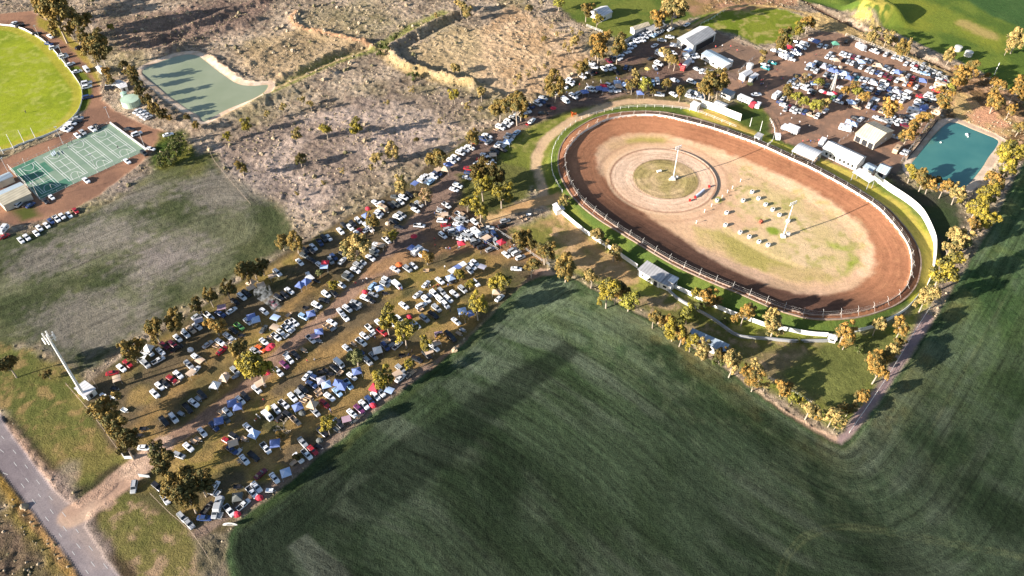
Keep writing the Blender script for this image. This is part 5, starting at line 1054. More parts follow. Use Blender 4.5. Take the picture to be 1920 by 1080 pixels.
fence('1585,68 1620,83 1660,98 1690,110 1720,122 1750,138 1772,152 1782,168 1776,186 1762,200', 'pale wire fence around the far side of the pit parking', 1.8, 4, (1, .6, .3), .07, PIPE)
fence('1592,812 1620,772 1670,697 1710,630 1745,575', 'thin white fence along the track at the right edge of the block', 1.3, 5, (1, .5), .07, PIPE)
fence('1440,710 1465,724 1490,738 1520,757', 'white rail fence inside the lower crop boundary', 1.1, 4, (1, .5), .09, PIPE)
fence('195,692 270,640 340,598 410,560 480,512 540,475', 'old wire fence between the dull green paddock and the car park', 1.2, 5, (1, .6), .05)
fence('838,404 865,425 900,450 935,472', 'sheet wire fence behind the crowded bunch of cars', 1.5, 4, (1, .5), .08, GREYP)
fence('930,433 965,455 1000,480 1030,500', 'pale fence beside cars below the dirt lane gate', 1.3, 4, (1, .5), .08, GREYP)
fence('905,427 960,412 1010,402 1045,388', 'rail fence along the grass strip beside the sandy track', 1.2, 4, (1, .5), .07)
fence('470,385 400,300 395,268', 'old wire fence at the corner of the scrub and paddock', 1.2, 4, (1, .5), .05)
fence('125,722 175,780 215,835 232,858', 'timber fence along the verge at the car park edge', 1.2, 4, (1, .5), .06)
fence('283,928 320,965 360,1000 400,1060', 'wire fence on the verge below the car park trees', 1.2, 4, (1, .5), .05)
fence('1475,258 1450,290 1459,262 1450,235 1442,228', 'short white rail curving at the corner of the grass bank', 1.2, 2, (1, .5), .08, PIPE) if False else None
fence('1443,226 1452,245 1448,265 1430,290', 'white rail curving beside the pit gate of the track', 1.3, 2.5, (1, .5), .1, PIPE)
fence('1635,222 1610,238 1590,255 1570,268', 'grey rail fence left of the cream roofed pit building', 1.2, 3, (1, .5), .07, GREYP)
fence('1385,135 1400,120 1415,108', 'grey pipe rail near the twin pit sheds', 1.2, 3, (1, .5), .1, GREYP)
fence('1100,50 1130,62', 'pale timber fence on the farmhouse lawn', 1.4, 3, (1, .6, .3), .1, PIPE)
fence('1314,46 1335,36 1352,24 1362,20', 'pale fence beside the grass behind the big white shed', 1.1, 3, (1, .5), .1, PIPE)
# oval boundary fence and goal posts
ov = [p for p in OVAL if toimg(*p)[0] > -40]
P_ = catmull(gp('0,47 30,51 55,61 85,79 105,99 125,124 140,144 152,163 155,180 152,197 145,212 130,228 105,247 80,257 50,267 20,279 0,284'), 3)
of = tag(build(ribbon(P_, .8, .08), 'boundary_fence', [WHITE]), 'low white fence around the bright green sports oval', 'fence')
for (a, b_) in (((6, 287), (0, 275)), ((25.5, 278), (13, 255)), ((46.5, 269), (35, 247)), ((67.5, 261), (57.5, 242))):
    x, y = G(*a); hgt = 3.2 if a[0] in (6, 67.5) else 7
    dy = a[1]-b_[1]; hgt = dy/3.25
    mb = MB(); mb.tube((0, 0, -.3), (0, 0, hgt), .16, 0, 8, .11)
    o = tag(build(mb, 'goal_post', [WHITE], loc=(x, y, 0)), {6: 'white goal post at the left edge of the sports oval', 25.5: 'tall white goal post second from the left on the oval', 46.5: 'tall white goal post third from the left on the oval', 67.5: 'short white goal post furthest right on the oval'}[a[0]], 'goal post', 'goal posts on the sports oval')
# buildings ---------------------------------------------------------------
def building(name, label, A, B, C_, ze, rise=1.0, wall=WALLW, roof=ROOFW, style='gable', openwall=False, windows=(), cat='building', oh=.3, roof2=None):
    a = np.array(G(*A, ze)); b_ = np.array(G(*B, ze)); c = np.array(G(*C_, ze)); u = b_-a; L = np.linalg.norm(u); u /= L
    v = c-a; v = v-u*np.dot(u, v); W = np.linalg.norm(v); v /= W; org = a
    def P(s, t, z): q = org+u*s+v*t; return (q[0], q[1], z)
    root = bpy.data.objects.new(name, None); COL.objects.link(root); ctr = org+u*L/2+v*W/2; root.location = (ctr[0], ctr[1], 0)
    tag(root, label, cat)
    off = (-ctr[0], -ctr[1], 0)
    def sub(mb, nm, mats, par=None):
        o = build(mb, nm, mats, par or root)
        if par is None: o.location = off
        return o
    flip = (u[0]*v[1]-u[1]*v[0]) < 0
    mb = MB(); th = .15
    if not openwall:
        lo = [P(0, 0, -.3), P(L, 0, -.3), P(L, W, -.3), P(0, W, -.3)]; hi = [P(0, 0, ze), P(L, 0, ze), P(L, W, ze), P(0, W, ze)]
        vs = lo+hi; fs = [(0, 1, 5, 4), (1, 2, 6, 5), (2, 3, 7, 6), (3, 0, 4, 7)]
        if style == 'gable': vs += [P(0, W/2, ze+rise), P(L, W/2, ze+rise)]; fs += [(3, 4, 8) if False else (7, 4, 8), (5, 6, 9)]
        if style == 'skillion': vs += [P(0, W, ze+rise), P(L, W, ze+rise)]; fs += [(7, 4, 8), (5, 6, 9), (7, 6, 9, 8)]
        mb.add(vs, fs); wo = sub(mb, 'wall', [wall])
    else:
        for s in np.linspace(.15, L-.15, max(2, int(L/5)+1)):
            for t in (.15, W-.15):
                q = P(s, t, 0); pb = MB(); pb.tube((q[0], q[1], -.2), (q[0], q[1], ze), .14, 0, 6); sub(pb, 'post', [GREYP])
        if openwall == 'back': mb.add([P(0, W-.2, 0), P(L, W-.2, 0), P(L, W-.2, ze), P(0, W-.2, ze), P(0, W-.05, 0), P(L, W-.05, 0), P(L, W-.05, ze), P(0, W-.05, ze)], [(0, 1, 2, 3), (4, 5, 6, 7), (3, 2, 6, 7), (0, 3, 7, 4), (1, 2, 6, 5)]); sub(mb, 'back_wall', [wall])
    def slab(pts, m):
        r = MB(); n = len(pts); r.add([(p[0], p[1], p[2]+.12) for p in pts]+[(p[0], p[1], p[2]+.01) for p in pts], [tuple(range(n)), tuple(range(2*n-1, n-1, -1))]+[(i, n+i, n+(i+1) % n, (i+1) % n) for i in range(n)])
        return sub(r, 'roof', [m])
    if style == 'gable':
        dz = rise*oh/(W/2)
        slab([P(-oh, -oh, ze-dz), P(L+oh, -oh, ze-dz), P(L+oh, W/2, ze+rise), P(-oh, W/2, ze+rise)], roof)
        slab([P(-oh, W/2+.01, ze+rise), P(L+oh, W/2+.01, ze+rise), P(L+oh, W+oh, ze-dz), P(-oh, W+oh, ze-dz)], roof2 or roof)
    elif style == 'arch':
        r = MB(); K_ = 8; secs = []
        for s in (-oh, L+oh):
            up = [P(s, -oh+(W+2*oh)*k/K_, ze+rise*math.sin(pi*k/K_)) for k in range(K_+1)]
            secs.append(up+[(p[0], p[1], p[2]-.1) for p in up[::-1]])
        r.loft(secs); sub(r, 'roof', [roof])
    else:
        z2 = ze+(rise if style == 'skillion' else 0)
        slab([P(-oh, -oh, ze), P(L+oh, -oh, ze), P(L+oh, W+oh, z2), P(-oh, W+oh, z2)], roof)
    for (side, s0, s1, z0, z1, kind) in windows:
        w_ = MB(); e = .05
        if side == 'A': q = [P(L*s0, -e, z0), P(L*s1, -e, z0), P(L*s1, -e, z1), P(L*s0, -e, z1)]; q2 = [P(L*s0, 0, z0), P(L*s1, 0, z0), P(L*s1, 0, z1), P(L*s0, 0, z1)]
        elif side == 'L': q = [P(-e, W*s0, z0), P(-e, W*s1, z0), P(-e, W*s1, z1), P(-e, W*s0, z1)]; q2 = [P(0, W*s0, z0), P(0, W*s1, z0), P(0, W*s1, z1), P(0, W*s0, z1)]
        elif side == 'R': q = [P(L+e, W*s0, z0), P(L+e, W*s1, z0), P(L+e, W*s1, z1), P(L+e, W*s0, z1)]; q2 = [P(L, W*s0, z0), P(L, W*s1, z0), P(L, W*s1, z1), P(L, W*s0, z1)]
        else: q = [P(L*s0, W+e, z0), P(L*s1, W+e, z0), P(L*s1, W+e, z1), P(L*s0, W+e, z1)]; q2 = [P(L*s0, W, z0), P(L*s1, W, z0), P(L*s1, W, z1), P(L*s0, W, z1)]
        w_.add(q+q2, [(0, 1, 2, 3), (0, 4, 5, 1), (1, 5, 6, 2), (2, 6, 7, 3), (3, 7, 4, 0)])
        sub(w_, kind, [GLASS if kind == 'window' else DARK if kind in ('doorway', 'open_bay') else WALLC])
    return root, P, L, W, sub
# near side is first (A to B), C is the far side above A
building('exhibition_shed', 'big white gabled shed with its right roof slope painted shade grey', (1300, 85), (1342, 62), (1268, 73), 4.6, 1.6, WALLW, ROOFG, roof2=ROOFW, windows=(('A', .15, .95, .1, 3.6, 'open_bay'), ('L', .35, .65, .1, 3.2, 'doorway')))  # white slope for the sunlit side, grey for the shaded side, painted in
building('canteen_block', 'long low blue grey roofed building in front of the white shed', (1316, 101), (1357, 123), (1326, 90), 2.7, .8, WALLW, ROOFB, windows=(('A', .1, .2, .9, 1.9, 'window'), ('A', .4, .5, 0, 2, 'doorway'), ('A', .7, .8, .9, 1.9, 'window')))
building('canteen_wing', 'white lean-to wing at the right end of the canteen building', (1331, 110), (1358, 125), (1336, 103), 2.9, .5, WALLW, ROOFW, 'skillion', windows=(('A', .2, .35, .9, 1.9, 'window'),))
building('cool_room', 'tall white box container parked below the canteen', (1358, 123), (1375, 113), (1352, 118), 2.7, .1, WALLW, ROOFW, 'flat', cat='container', oh=.02)
building('pit_shed', 'pale hipped pit shed on the left of a pair', (1397, 143), (1411, 135), (1391, 136), 2.8, .7, WALLW, ROOFW, windows=(('A', .2, .8, .1, 2.2, 'doorway'),))
building('pit_shed', 'small flat white shed on the right of a pair', (1411, 148), (1422, 140), (1407, 144), 2.4, .3, WALLW, ROOFW, 'skillion', windows=(('A', .2, .8, .1, 2.0, 'doorway'),))
building('ticket_hut', 'white hut with serving window between trees and gravel yard', (1351, 172), (1370, 180), (1356, 165), 2.5, .3, WALLW, ROOFG, 'skillion', windows=(('A', .1, .6, 1.0, 1.8, 'window'),))
building('judges_hut', 'small grey and white hut behind the north hoarding', (1338, 194), (1356, 202), (1343, 187), 3.0, .4, WALLW, ROOFW, 'gable', windows=(('A', .1, .4, 1.2, 2.2, 'window'), ('A', .55, .85, 1.2, 2.2, 'window')))
building('storage_shed', 'small plain white shed at the left end of the north hoarding', (1295, 195), (1307, 200), (1298, 189), 2.6, .3, WALLW, ROOFW, 'skillion')
building('pit_pavilion', 'large cream and blue roofed pit building by parked cars', (1605, 250), (1641, 268), (1632, 224), 3.6, 2.0, WALLC, ROOFC, roof2=ROOFC, windows=(('A', .05, .3, .1, 2.6, 'open_bay'), ('A', .4, .65, .1, 2.6, 'open_bay'), ('A', .72, .95, .1, 2.6, 'open_bay')))
building('workshop_annexe', 'blue strip roof along the ridge of the cream pit building', (1618, 238), (1653, 255), (1624, 231), 6.0, .1, ROOFB, ROOFB, 'flat', cat='annexe') if False else None
r_ = building('grandstand', 'open fronted grandstand with a curved white roof', (1486, 283), (1525, 300), (1494, 264), 4.6, .9, WALLW, ROOFW, 'arch', openwall='back')
_, P, L, W, sub = r_
for k in range(5):
    mb = MB(); t0 = W*.12+k*W*.15; z = .4+.42*k; q = [P(.5, t0, z), P(L-.5, t0, z), P(L-.5, t0+W*.15, z), P(.5, t0+W*.15, z)]; lo = [(p[0], p[1], 0) for p in q]
    mb.add(q+lo, [(0, 1, 2, 3), (0, 4, 5, 1), (1, 5, 6, 2), (3, 0, 4, 7)]); sub(mb, 'seating_step', [WOOD])
building('clubrooms', 'long white gabled clubrooms with dotted roof vents', (1544, 277), (1608, 307), (1554, 262), 3.6, 1.6, WALLW, ROOFW, roof2=ROOFB, windows=tuple(('A', s, s+.06, 1.0, 2.2, 'window') for s in (.1, .22, .34, .5, .62, .74, .86)))
building('toilet_block', 'small grey roofed block left of the angular shed', (1619, 313), (1635, 321), (1627, 304), 2.6, .6, WALLW, ROOFB)
building('angular_shed', 'blue grey shed with a steep roof near the teal dam', (1644, 319), (1661, 326), (1652, 305), 2.9, 1.4, WALLW, ROOFB, windows=(('A', .2, .8, .1, 2.3, 'open_bay'),))
building('viewing_shelter', 'open shelter with long white roof above the grass bank', (1600, 323), (1630, 342), (1608, 315), 4.4, .4, WALLW, ROOFW, 'skillion', openwall=True)
building('track_clubhouse', 'white clubhouse breaking the hoarding on the near straight', (1197, 505), (1237, 529), (1212, 491), 2.9, .5, WALLW, ROOFG, 'skillion', windows=(('A', .18, .26, 1.0, 1.8, 'window'), ('A', .5, .6, 1.0, 1.8, 'window'), ('A', .75, .9, .1, 2.1, 'doorway')))
building('clubhouse_extension', 'smaller white roofed extension at the right of the clubhouse', (1238, 529), (1258, 538), (1250, 513), 2.6, .3, WALLW, ROOFG, 'skillion', windows=(('A', .3, .6, .9, 1.8, 'window'),))
building('control_box', 'little white control box beside the clubhouse extension', (1254, 526), (1263, 531), (1259, 517), 3.4, .2, WALLW, ROOFW, 'skillion', windows=(('R', .2, .8, 2.0, 2.9, 'window'),))
building('machinery_shed', 'long narrow white roofed shed behind golden trees at the crop boundary', (1291, 630), (1358, 660), (1300, 620), 2.9, .6, WALLW, ROOFB, 'skillion')
building('gate_shed', 'plain white shed at the west end of the near hoarding', (1037, 384), (1044, 395), (1047, 375), 2.4, .5, WALLW, ROOFW, 'gable')
building('farmhouse', 'white farmhouse with hipped roof on the green lawn', (1128, 31), (1148, 22), (1112, 19), 3.2, 1.8, WALLW, ROOFW, roof2=ROOFW, windows=(('A', .2, .4, 1, 2, 'window'), ('L', .3, .6, 1, 2, 'window')))
building('farm_shed', 'cream roofed shed behind the long grey wall', (1190, 56), (1218, 47), (1186, 50), 3.0, 1.0, WALLW, ROOFC, windows=())
building('machinery_lean_to', 'flat grey roofed lean-to over parked cars', (1222, 58), (1250, 47), (1214, 52), 2.6, .1, WALLW, ROOFG, 'flat', openwall=True)
building('netball_clubroom', 'cream and blue roofed clubroom beside the netball courts', (6, 385), (57, 362), (-12, 364), 3.2, 1.4, WALLC, ROOFC, roof2=ROOFB, windows=(('R', .3, .75, 1.2, 2.3, 'window'),))
building('changing_room', 'blue roofed changing room at the left edge above the clubroom', (-9, 344), (23, 330), (-14, 336), 3.0, .6, WALLC, ROOFB)
building('utility_shed', 'small white shed beside the green water tank', (226, 165), (238, 162), (224, 158), 2.5, .4, WALLW, ROOFW, windows=(('A', .3, .6, 0, 2, 'doorway'),))
building('utility_shed', 'white cabin above left of the water tank', (214, 155), (226, 160), (218, 148), 2.4, .3, WALLW, ROOFW)
building('scorers_box', 'pale scorers box beside the oval road under trees', (180, 126), (188, 132), (184, 120), 2.2, .3, WALLW, ROOFW)
building('tower_hut', 'square white equipment hut at the foot of the phone tower', (141, 728), (160, 742), (157, 714), 2.6, .1, WALLW, ROOFW, 'flat', windows=(('R', .3, .6, .2, 1.9, 'doorway'),))
building('scoring_hut', 'little white scoring hut on the track edge by the grass bank', (1415, 255), (1424, 259), (1420, 249), 2.6, .3, WALLW, ROOFG, 'skillion', windows=(('A', .2, .8, 1.3, 2.1, 'window'),))
building('start_box', 'tiny white box on the hoarding at the lower fence corner', (1554, 634), (1568, 637), (1557, 628), 1.9, .2, WALLW, ROOFW, 'skillion', windows=(('A', .2, .8, 1, 1.6, 'window'),))
mb = ribbon(gp('1171,83 1195,68 1220,55 1246,40'), 2.4, .25); tag(build(mb, 'long_wall', [GREYP]), 'long grey sheet wall with a row of cars parked against it', 'wall')
# stands for silage, tanks
def tank(name, label, px, py, r, h, col, c2):
    m = mat(name+'_'+col, c2, .6, noise=.15, scale=.5); x, y = G(px, py, h); mb = MB(); mb.tube((0, 0, -.2), (0, 0, h), r, 0, 28)
    o = tag(build(mb, name, [m], loc=(x, y, 0)), label, 'water tank'); rb = MB()
    rb.tube((0, 0, h), (0, 0, h+.25), r+.08, 0, 28, r*.2); build(rb, 'lid', [m], o); return o
tank('water_tank', 'large pale green round water tank beside the oval road', 243, 185, 4.1, 3.2, 'green', (.42, .55, .44)); tank('water_tank', 'small green tank behind the large water tank', 231, 174, 1.4, 2.8, 'dark', (.34, .5, .42))
tank('water_tank', 'white round tank among timber heaps near the pit sheds', 1407, 120, 1.6, 2.2, 'white', (.7, .7, .68))
tank('water_tank', 'pale round tank on the lawn right of the ditch', 1818, 97, 1.9, 2.2, 'grey', (.55, .55, .52)); tank('water_tank', 'pale square looking tank on the lawn left of its twin', 1798, 87, 1.8, 2.2, 'grey', (.55, .55, .52))
# masts ---------------------------------------------------------------------
def lamp_head(root, h, n=6, wdt=2.8, ang=0, rows=2):
    for k in range(rows):
        c = MB(); c.box((0, 0, h-.3-k*.9), (wdt, .1, .12), rz=ang); build(c, 'crossarm', [STEEL], root)
        lm = MB(); lm.box((0, 0, 0), (.36, .3, .36), top=.8); lmm = lm.mesh('floodlight', [LAMPG])
        for i in range(n):
            s = -wdt/2+wdt*(i+.5)/n
            o = link('floodlight', lmm, root, (s*cos(ang), s*sin(ang), h-.05-k*.9), ang)
def mast(name, label, base, top, r, r2, heads=True, n=6, wdt=2.8, m=None, cat='light mast', rows=2):
    x, y = G(*base); h = None
    for hh in np.arange(2, 40, .1):
        if toimg(x, y, hh)[1] <= top[1]: h = hh; break
    mb = MB(); mb.tube((0, 0, -.3), (0, 0, h), r, 0, 10, r2); o = tag(build(mb, name, [m or WHITE], loc=(x, y, 0), smooth=False), label, cat)
    if heads: lamp_head(o, h, n, wdt, .5, rows)
    return o, h
o, h = mast('floodlight_mast', 'tall white floodlight mast in the round inner track', (1262, 336), (1271, 274), .24, .14, True, 5, 3.2)
b_ = MB(); b_.box((0, 0, .5), (1.8, 1.8, 1.0), top=.8); b_.box((1.6, .6, .6), (.8, .8, 1.2)); b_.box((-1.4, -.5, .4), (.7, .7, .8)); build(b_, 'base_block', [CONC], o)
o, h = mast('floodlight_mast', 'tall white floodlight mast on the main infield', (1468, 444), (1490, 379), .26, .15, True, 5, 3.4)
b_ = MB(); b_.box((0, 0, .5), (1.8, 1.8, 1.0), top=.8); b_.box((1.9, .6, .8), (1.2, 1.0, 1.6)); build(b_, 'base_block', [CONC], o)
# phone tower
o, h = mast('phone_tower', 'thick pale phone tower beside the white hut', (160, 746), (88, 628), .52, .30, False, cat='tower')
for k in range(3):
    a = k*2*pi/3+.4; am = MB(); am.tube((0, 0, h-.9), (1.2*cos(a), 1.2*sin(a), h-.9), .09, 0, 6); am.tube((0, 0, h-2.1), (1.2*cos(a), 1.2*sin(a), h-2.1), .09, 0, 6); build(am, 'arm', [STEEL], o)
    pn_ = MB()
    for s in (-.55, .55): pn_.box((1.45*cos(a)-s*sin(a), 1.45*sin(a)+s*cos(a), h-1.2), (.25, .38, 2.6), rz=a)
    build(pn_, 'antenna_panel', [WHITE], o)
mb = MB(); mb.tube((0, 0, -.3), (0, 0, 9), .13, 0, 6); mb.box((0, 0, 8.6), (2.2, .12, .12)); x, y = G(184, 729); tag(build(mb, 'power_pole', [WOOD], loc=(x, y, 0)), 'timber power pole with crossarm right of the tower hut', 'power pole')
CL = [((273, 280), (262, 247), 'floodlight pole at the far right corner of the netball courts'), ((183, 323), (168, 290), 'floodlight pole on the near side of the netball courts'), ((119, 271), (104, 238), 'floodlight pole between the oval and the netball courts'), ((205, 221), (196, 201), 'short floodlight pole at the top corner of the courts'),
 ((78, 79), (64, 48), 'floodlight pole on the oval boundary near the top left cars'), ((127, 127), (111, 85), 'floodlight pole on the oval boundary in the middle of the cars'), ((24, 338), (0, 296), 'floodlight pole at the left edge beside the courts'), ((75, 374), (52, 344), 'floodlight pole at the near left corner of the courts')]
for a, t_, lb in CL: mast('floodlight_pole', lb, a, t_, .1, .07, True, 2, 1.3, STEEL, 'floodlight pole', 1)
mast('pole', 'white leaning pole on the lawn right of the pits', (1864, 140), (1874, 118), .18, .14, False, m=WHITE, cat='pole')
mast('pole', 'slim white pole on the grass bank behind the hoarding', (1406, 237), (1410, 221), .14, .1, False, m=WHITE, cat='pole'); mast('pole', 'slim white pole right of its twin on the grass bank', (1425, 246), (1430, 227), .14, .1, False, m=WHITE, cat='pole')
mast('pole', 'grey pole in front of the clubrooms on the left', (1564, 301), (1569, 287), .16, .12, False, m=GREYP, cat='pole'); mast('pole', 'grey pole in front of the clubrooms on the right', (1586, 311), (1591, 298), .16, .12, False, m=GREYP, cat='pole')
o, h = mast('lattice_mast', 'pale lattice lighting mast in the middle of the pit parking', (1559, 170), (1570, 137), .12, .1, True, 4, 2.2, PIPE, 'light mast', 1)
b_ = MB()
for (i, j) in ((-.8, -.8), (.8, -.8), (.8, .8), (-.8, .8)): b_.tube((i, j, 0), (i*.25, j*.25, h*.95), .09, 0, 4)
build(b_, 'lattice_leg', [PIPE], o)
# truck, bus, tower etc.
def boxtruck(name, label, A, B, h=3.4, w=2.5, cab=(.74, .74, .76), body=(.75, .75, .77), windows=False, cat='truck'):
    a = np.array(G(*A, h/2)); b_ = np.array(G(*B, h/2)); d = b_-a; L = np.linalg.norm(d); rz = atan2(d[1], d[0]); c = (a+b_)/2
    cm = 2.2 if not windows else .2
    mb = MB(); hull([(-L/2, w*.49, .9, h, .1) if False else (-L/2, w*.5, .9, h), (L/2-cm-.2, w*.5, .9, h)], mb)
    o = build(mb, name, [PAINT], loc=(c[0], c[1], 0), rz=rz); o.color = (*body, 1); tag(o, label, cat)
    if not windows:
        cb = MB(); hull([(L/2-cm, w*.46, .7, 2.6), (L/2-.5, w*.46, .6, 2.7), (L/2, w*.42, .6, 1.9)], cb); q = build(cb, 'cab', [PAINT], o); q.color = (*cab, 1)
        wn = MB(); wn.box((L/2-.2, 0, 2.1), (.14, w*.75, .6)); build(wn, 'windscreen', [GLASS], o)
    else:
        for s in (-1, 1):
            for k in range(6): wn = MB(); wn.box((-L/2+1.2+k*(L-2)/6, s*(w*.5+.01), 2.2), ((L-2)/6-.3, .04, .7)); build(wn, 'window', [GLASS], o)
    for x in (-L/2+1.2, -L/2+2.4, L/2-1.2):
        for y in (-w*.42, w*.42): build(wheel_mb(x, y, .5), 'wheel', [TYRE, RIM], o)
    return o
boxtruck('semi_trailer', 'large white semi-trailer standing alone in the open pit yard', (1497, 247), (1467, 235), 3.6, cat='truck')
boxtruck('team_bus', 'long white bus with dark windows by the twin sheds', (1385, 182), (1411, 193), 3.0, windows=True, cat='bus')
boxtruck('fire_truck', 'red and white fire truck near the white yard shed', (1293, 114), (1279, 130), 2.8, 2.3, (.5, .06, .06), (.66, .55, .53))
boxtruck('water_cart', 'small white tanker near the pit gate', (1458, 253), (1459, 261), 2.2, 2.2)
boxtruck('flatbed_truck', 'white truck unloading beside the sheds behind the clubrooms', (1545, 262), (1538, 272), 2.6, 2.3)
mb = MB(); mb.box((0, 0, 1.2), (2.4, 2.4, 2.2)); x, y = G(1412, 196, 1.2); o = build(mb, 'cargo_box', [PAINT], loc=(x, y, 0), rz=.6); o.color = (.6, .04, .06, 1); tag(o, 'red box standing at the end of the long white bus', 'container')
# infield furniture
def ty(name, nx, ny, lb, col=(.7, .7, .7)):
    pass
tm_ = MB(); ring = lambda R_, r_, z: [(R_*cos(2*pi*i/14), R_*sin(2*pi*i/14), z) for i in range(14)]
for (R_, z) in ((.62, 0), (.70, .12), (.70, .8), (.62, .92), (.36, .92), (.34, .3)): tm_.v += ring(R_, 0, z)
for k in range(5):
    for i in range(14): tm_.f.append((k*14+i, k*14+(i+1) % 14, (k+1)*14+(i+1) % 14, (k+1)*14+i)); tm_.mi.append(1 if k >= 4 else 0)
tyre_me = tm_.mesh('tyre_stack', [WHITE, TYRE])
inner = MB(); inner.tube((0, 0, .02), (0, 0, .32), .33, 0, 12); inm = inner.mesh('tyre_core', [TYRE])
k = 0
TS = sorted([(412, 135), (467, 190), (335, 208), (528, 242), (588, 285), (645, 332), (195, 312), (185, 418), (310, 480), (388, 518), (470, 560), (548, 588), (718, 383), (112, 208)])
for i, (wx, wy) in enumerate(TS):
    x, y = G(1320+wx/4.55, 330+wy/4.55, .5); o = link('tyre_stack', tyre_me, loc=(x, y, 0)); o.scale = (1.15,)*3
    tag(o, f'white painted tyre stack on the infield, {ordinal(i+1)} tyre stack from the left', 'tyre stack', 'tyre stacks marking the infield'); link('tyre_core', inm, o)
mb = MB(); mb.tube((0, 0, 0), (0, 0, 1.3), .12, 0, 8, .09); mb.box((0, 0, 1.35), (.4, .4, .25)); pm_ = mb.mesh('marker_post', [WHITE])
for i, (wx, wy) in enumerate(sorted([(243, 100), (200, 135), (155, 178), (65, 252), (5, 300), (312, 40), (-65, 395)])):
    x, y = G(1320+wx/4.55, 330+wy/4.55, .6); tag(link('marker_post', pm_, loc=(x, y, 0)), f'short white marker post on the infield, {ordinal(i+1)} post from the left', 'marker post', 'marker posts on the infield')
mb = MB(); mb.box((0, 0, .5), (1.5, 1.0, .8)); mb.box((0, 0, 1.2), (.8, 1.2, .5)); x, y = G(1427, 416, .5); tag(build(mb, 'rusty_cart', [mat('rusty_metal', (.28, .08, .05), .8)], loc=(x, y, 0), rz=.6), 'small rusty cart between the tyre stacks', 'cart')
# inner ring wall and water filled barrier
arc = [(CX+(R1+.3)*cos(a), CY+(R1+.3)*sin(a)) for a in np.linspace(radians(-38), radians(75), 40)]
tag(build(ribbon(arc, .55, .25, follow=False), 'inner_ring_wall', [RUSTW]), 'low dark wall round the right side of the small inner track', 'wall')
bp_ = gp('1293,377 1303,371 1312,364 1320,357 1329,351')
bw = tag(build(ribbon(bp_[1:-1], .95, .6, follow=False), 'barrier_wall', [mat('white_blue_plastic', (.55, .62, .78), .5)]), 'white barrier with red ends beside the small inner track', 'barrier')
for q in (bp_[0], bp_[1], bp_[-1]): m_ = MB(); m_.box((q[0], q[1], .5), (.75, .75, .9)); build(m_, 'red_end', [mat('red_plastic', (.6, .03, .03), .5)], bw)
x, y = G(1236, 321, .5); mb = MB(); mb.tube((-.9, 0, .6), (.9, 0, .6), .5, 0, 12); tag(build(mb, 'fuel_tank', [WHITE], loc=(x, y, 0), rz=.3), 'small white cylinder lying on the inner grass circle', 'tank')
# floats on the teal dam
for i, (px, py, lb) in enumerate(((1813, 252, 'larger white float on the teal dam'), (1815, 256, 'smaller white float touching the larger one'), (1764, 267, 'single white float near the left bank'))):
    x, y = G(px, py); mb = MB()
    rr_ = .7 if i == 0 else .42
    mb.loft([[(rr_*math.sin(pi*(k+.5)/6)*cos(2*pi*j/10), rr_*math.sin(pi*(k+.5)/6)*math.sin(2*pi*j/10), rr_*.8*-cos(pi*(k+.5)/6)) for j in range(10)] for k in range(6)]); tag(build(mb, 'float', [WHITE], loc=(x, y, 0)), lb, 'float')
# signs near the car park gate
x, y = G(431, 984, .8); mb = MB()
arcp = [(2.0*cos(a), 1.35*math.sin(a)) for a in np.linspace(0, pi, 14)]
mb.add([(p[0], 0, p[1]+.5) for p in arcp]+[(p[0], .08, p[1]+.5) for p in arcp], [tuple(range(14)), tuple(range(27, 13, -1))]+[(i, 14+i, 14+(i+1) % 14, (i+1) % 14) for i in range(14)])
sg = tag(build(mb, 'arched_sign', [WHITE], loc=(x, y, 0), rz=.02), 'white half round sign with a black emblem at the corner of the car park', 'sign')
em = MB(); em.box((-.1, -.03, 1.05), (1.6, .03, .14)); em.box((.15, -.03, 1.32), (.7, .03, .12)); em.box((-.45, -.03, 1.2), (.3, .03, .3), top=.3); em.box((.75, -.03, 1.2), (.5, .03, .1)); em.box((0, -.03, .8), (2.2, .03, .08)); build(em, 'emblem', [DARK], sg)
em = MB(); [em.tube((s, .05, -.3), (s, .05, .6), .05, 0, 6) for s in (-1.5, 1.5)]; build(em, 'leg', [STEEL], sg)
tag(build(ribbon(gp('228,850 234,860 252,859'), 1.1, .25), 'entrance_wall', [WHITE]), 'low white angled wall at the car park entrance', 'wall')
tag(build(ribbon(gp('261,893 282,896'), 1.3, .12), 'gate_rail', [STEEL]), 'metal gate rail beside the silver car at the entrance', 'gate')
x, y = G(1074, 219); mb = MB(); mb.tube((0, 0, 0), (0, 0, 2.4), .12, 0, 6)
for a in range(3): mb.box((cos(a*2.1)*.8, sin(a*2.1)*.8, 1.6), (1.6, .2, 1.2), rz=a*2.1)
tag(build(mb, 'inflatable_figure', [mat('orange_cloth', (.75, .17, .04), .7)], loc=(x, y, 0)), 'orange flag like figure on the sandy track at the north west bend', 'flag')
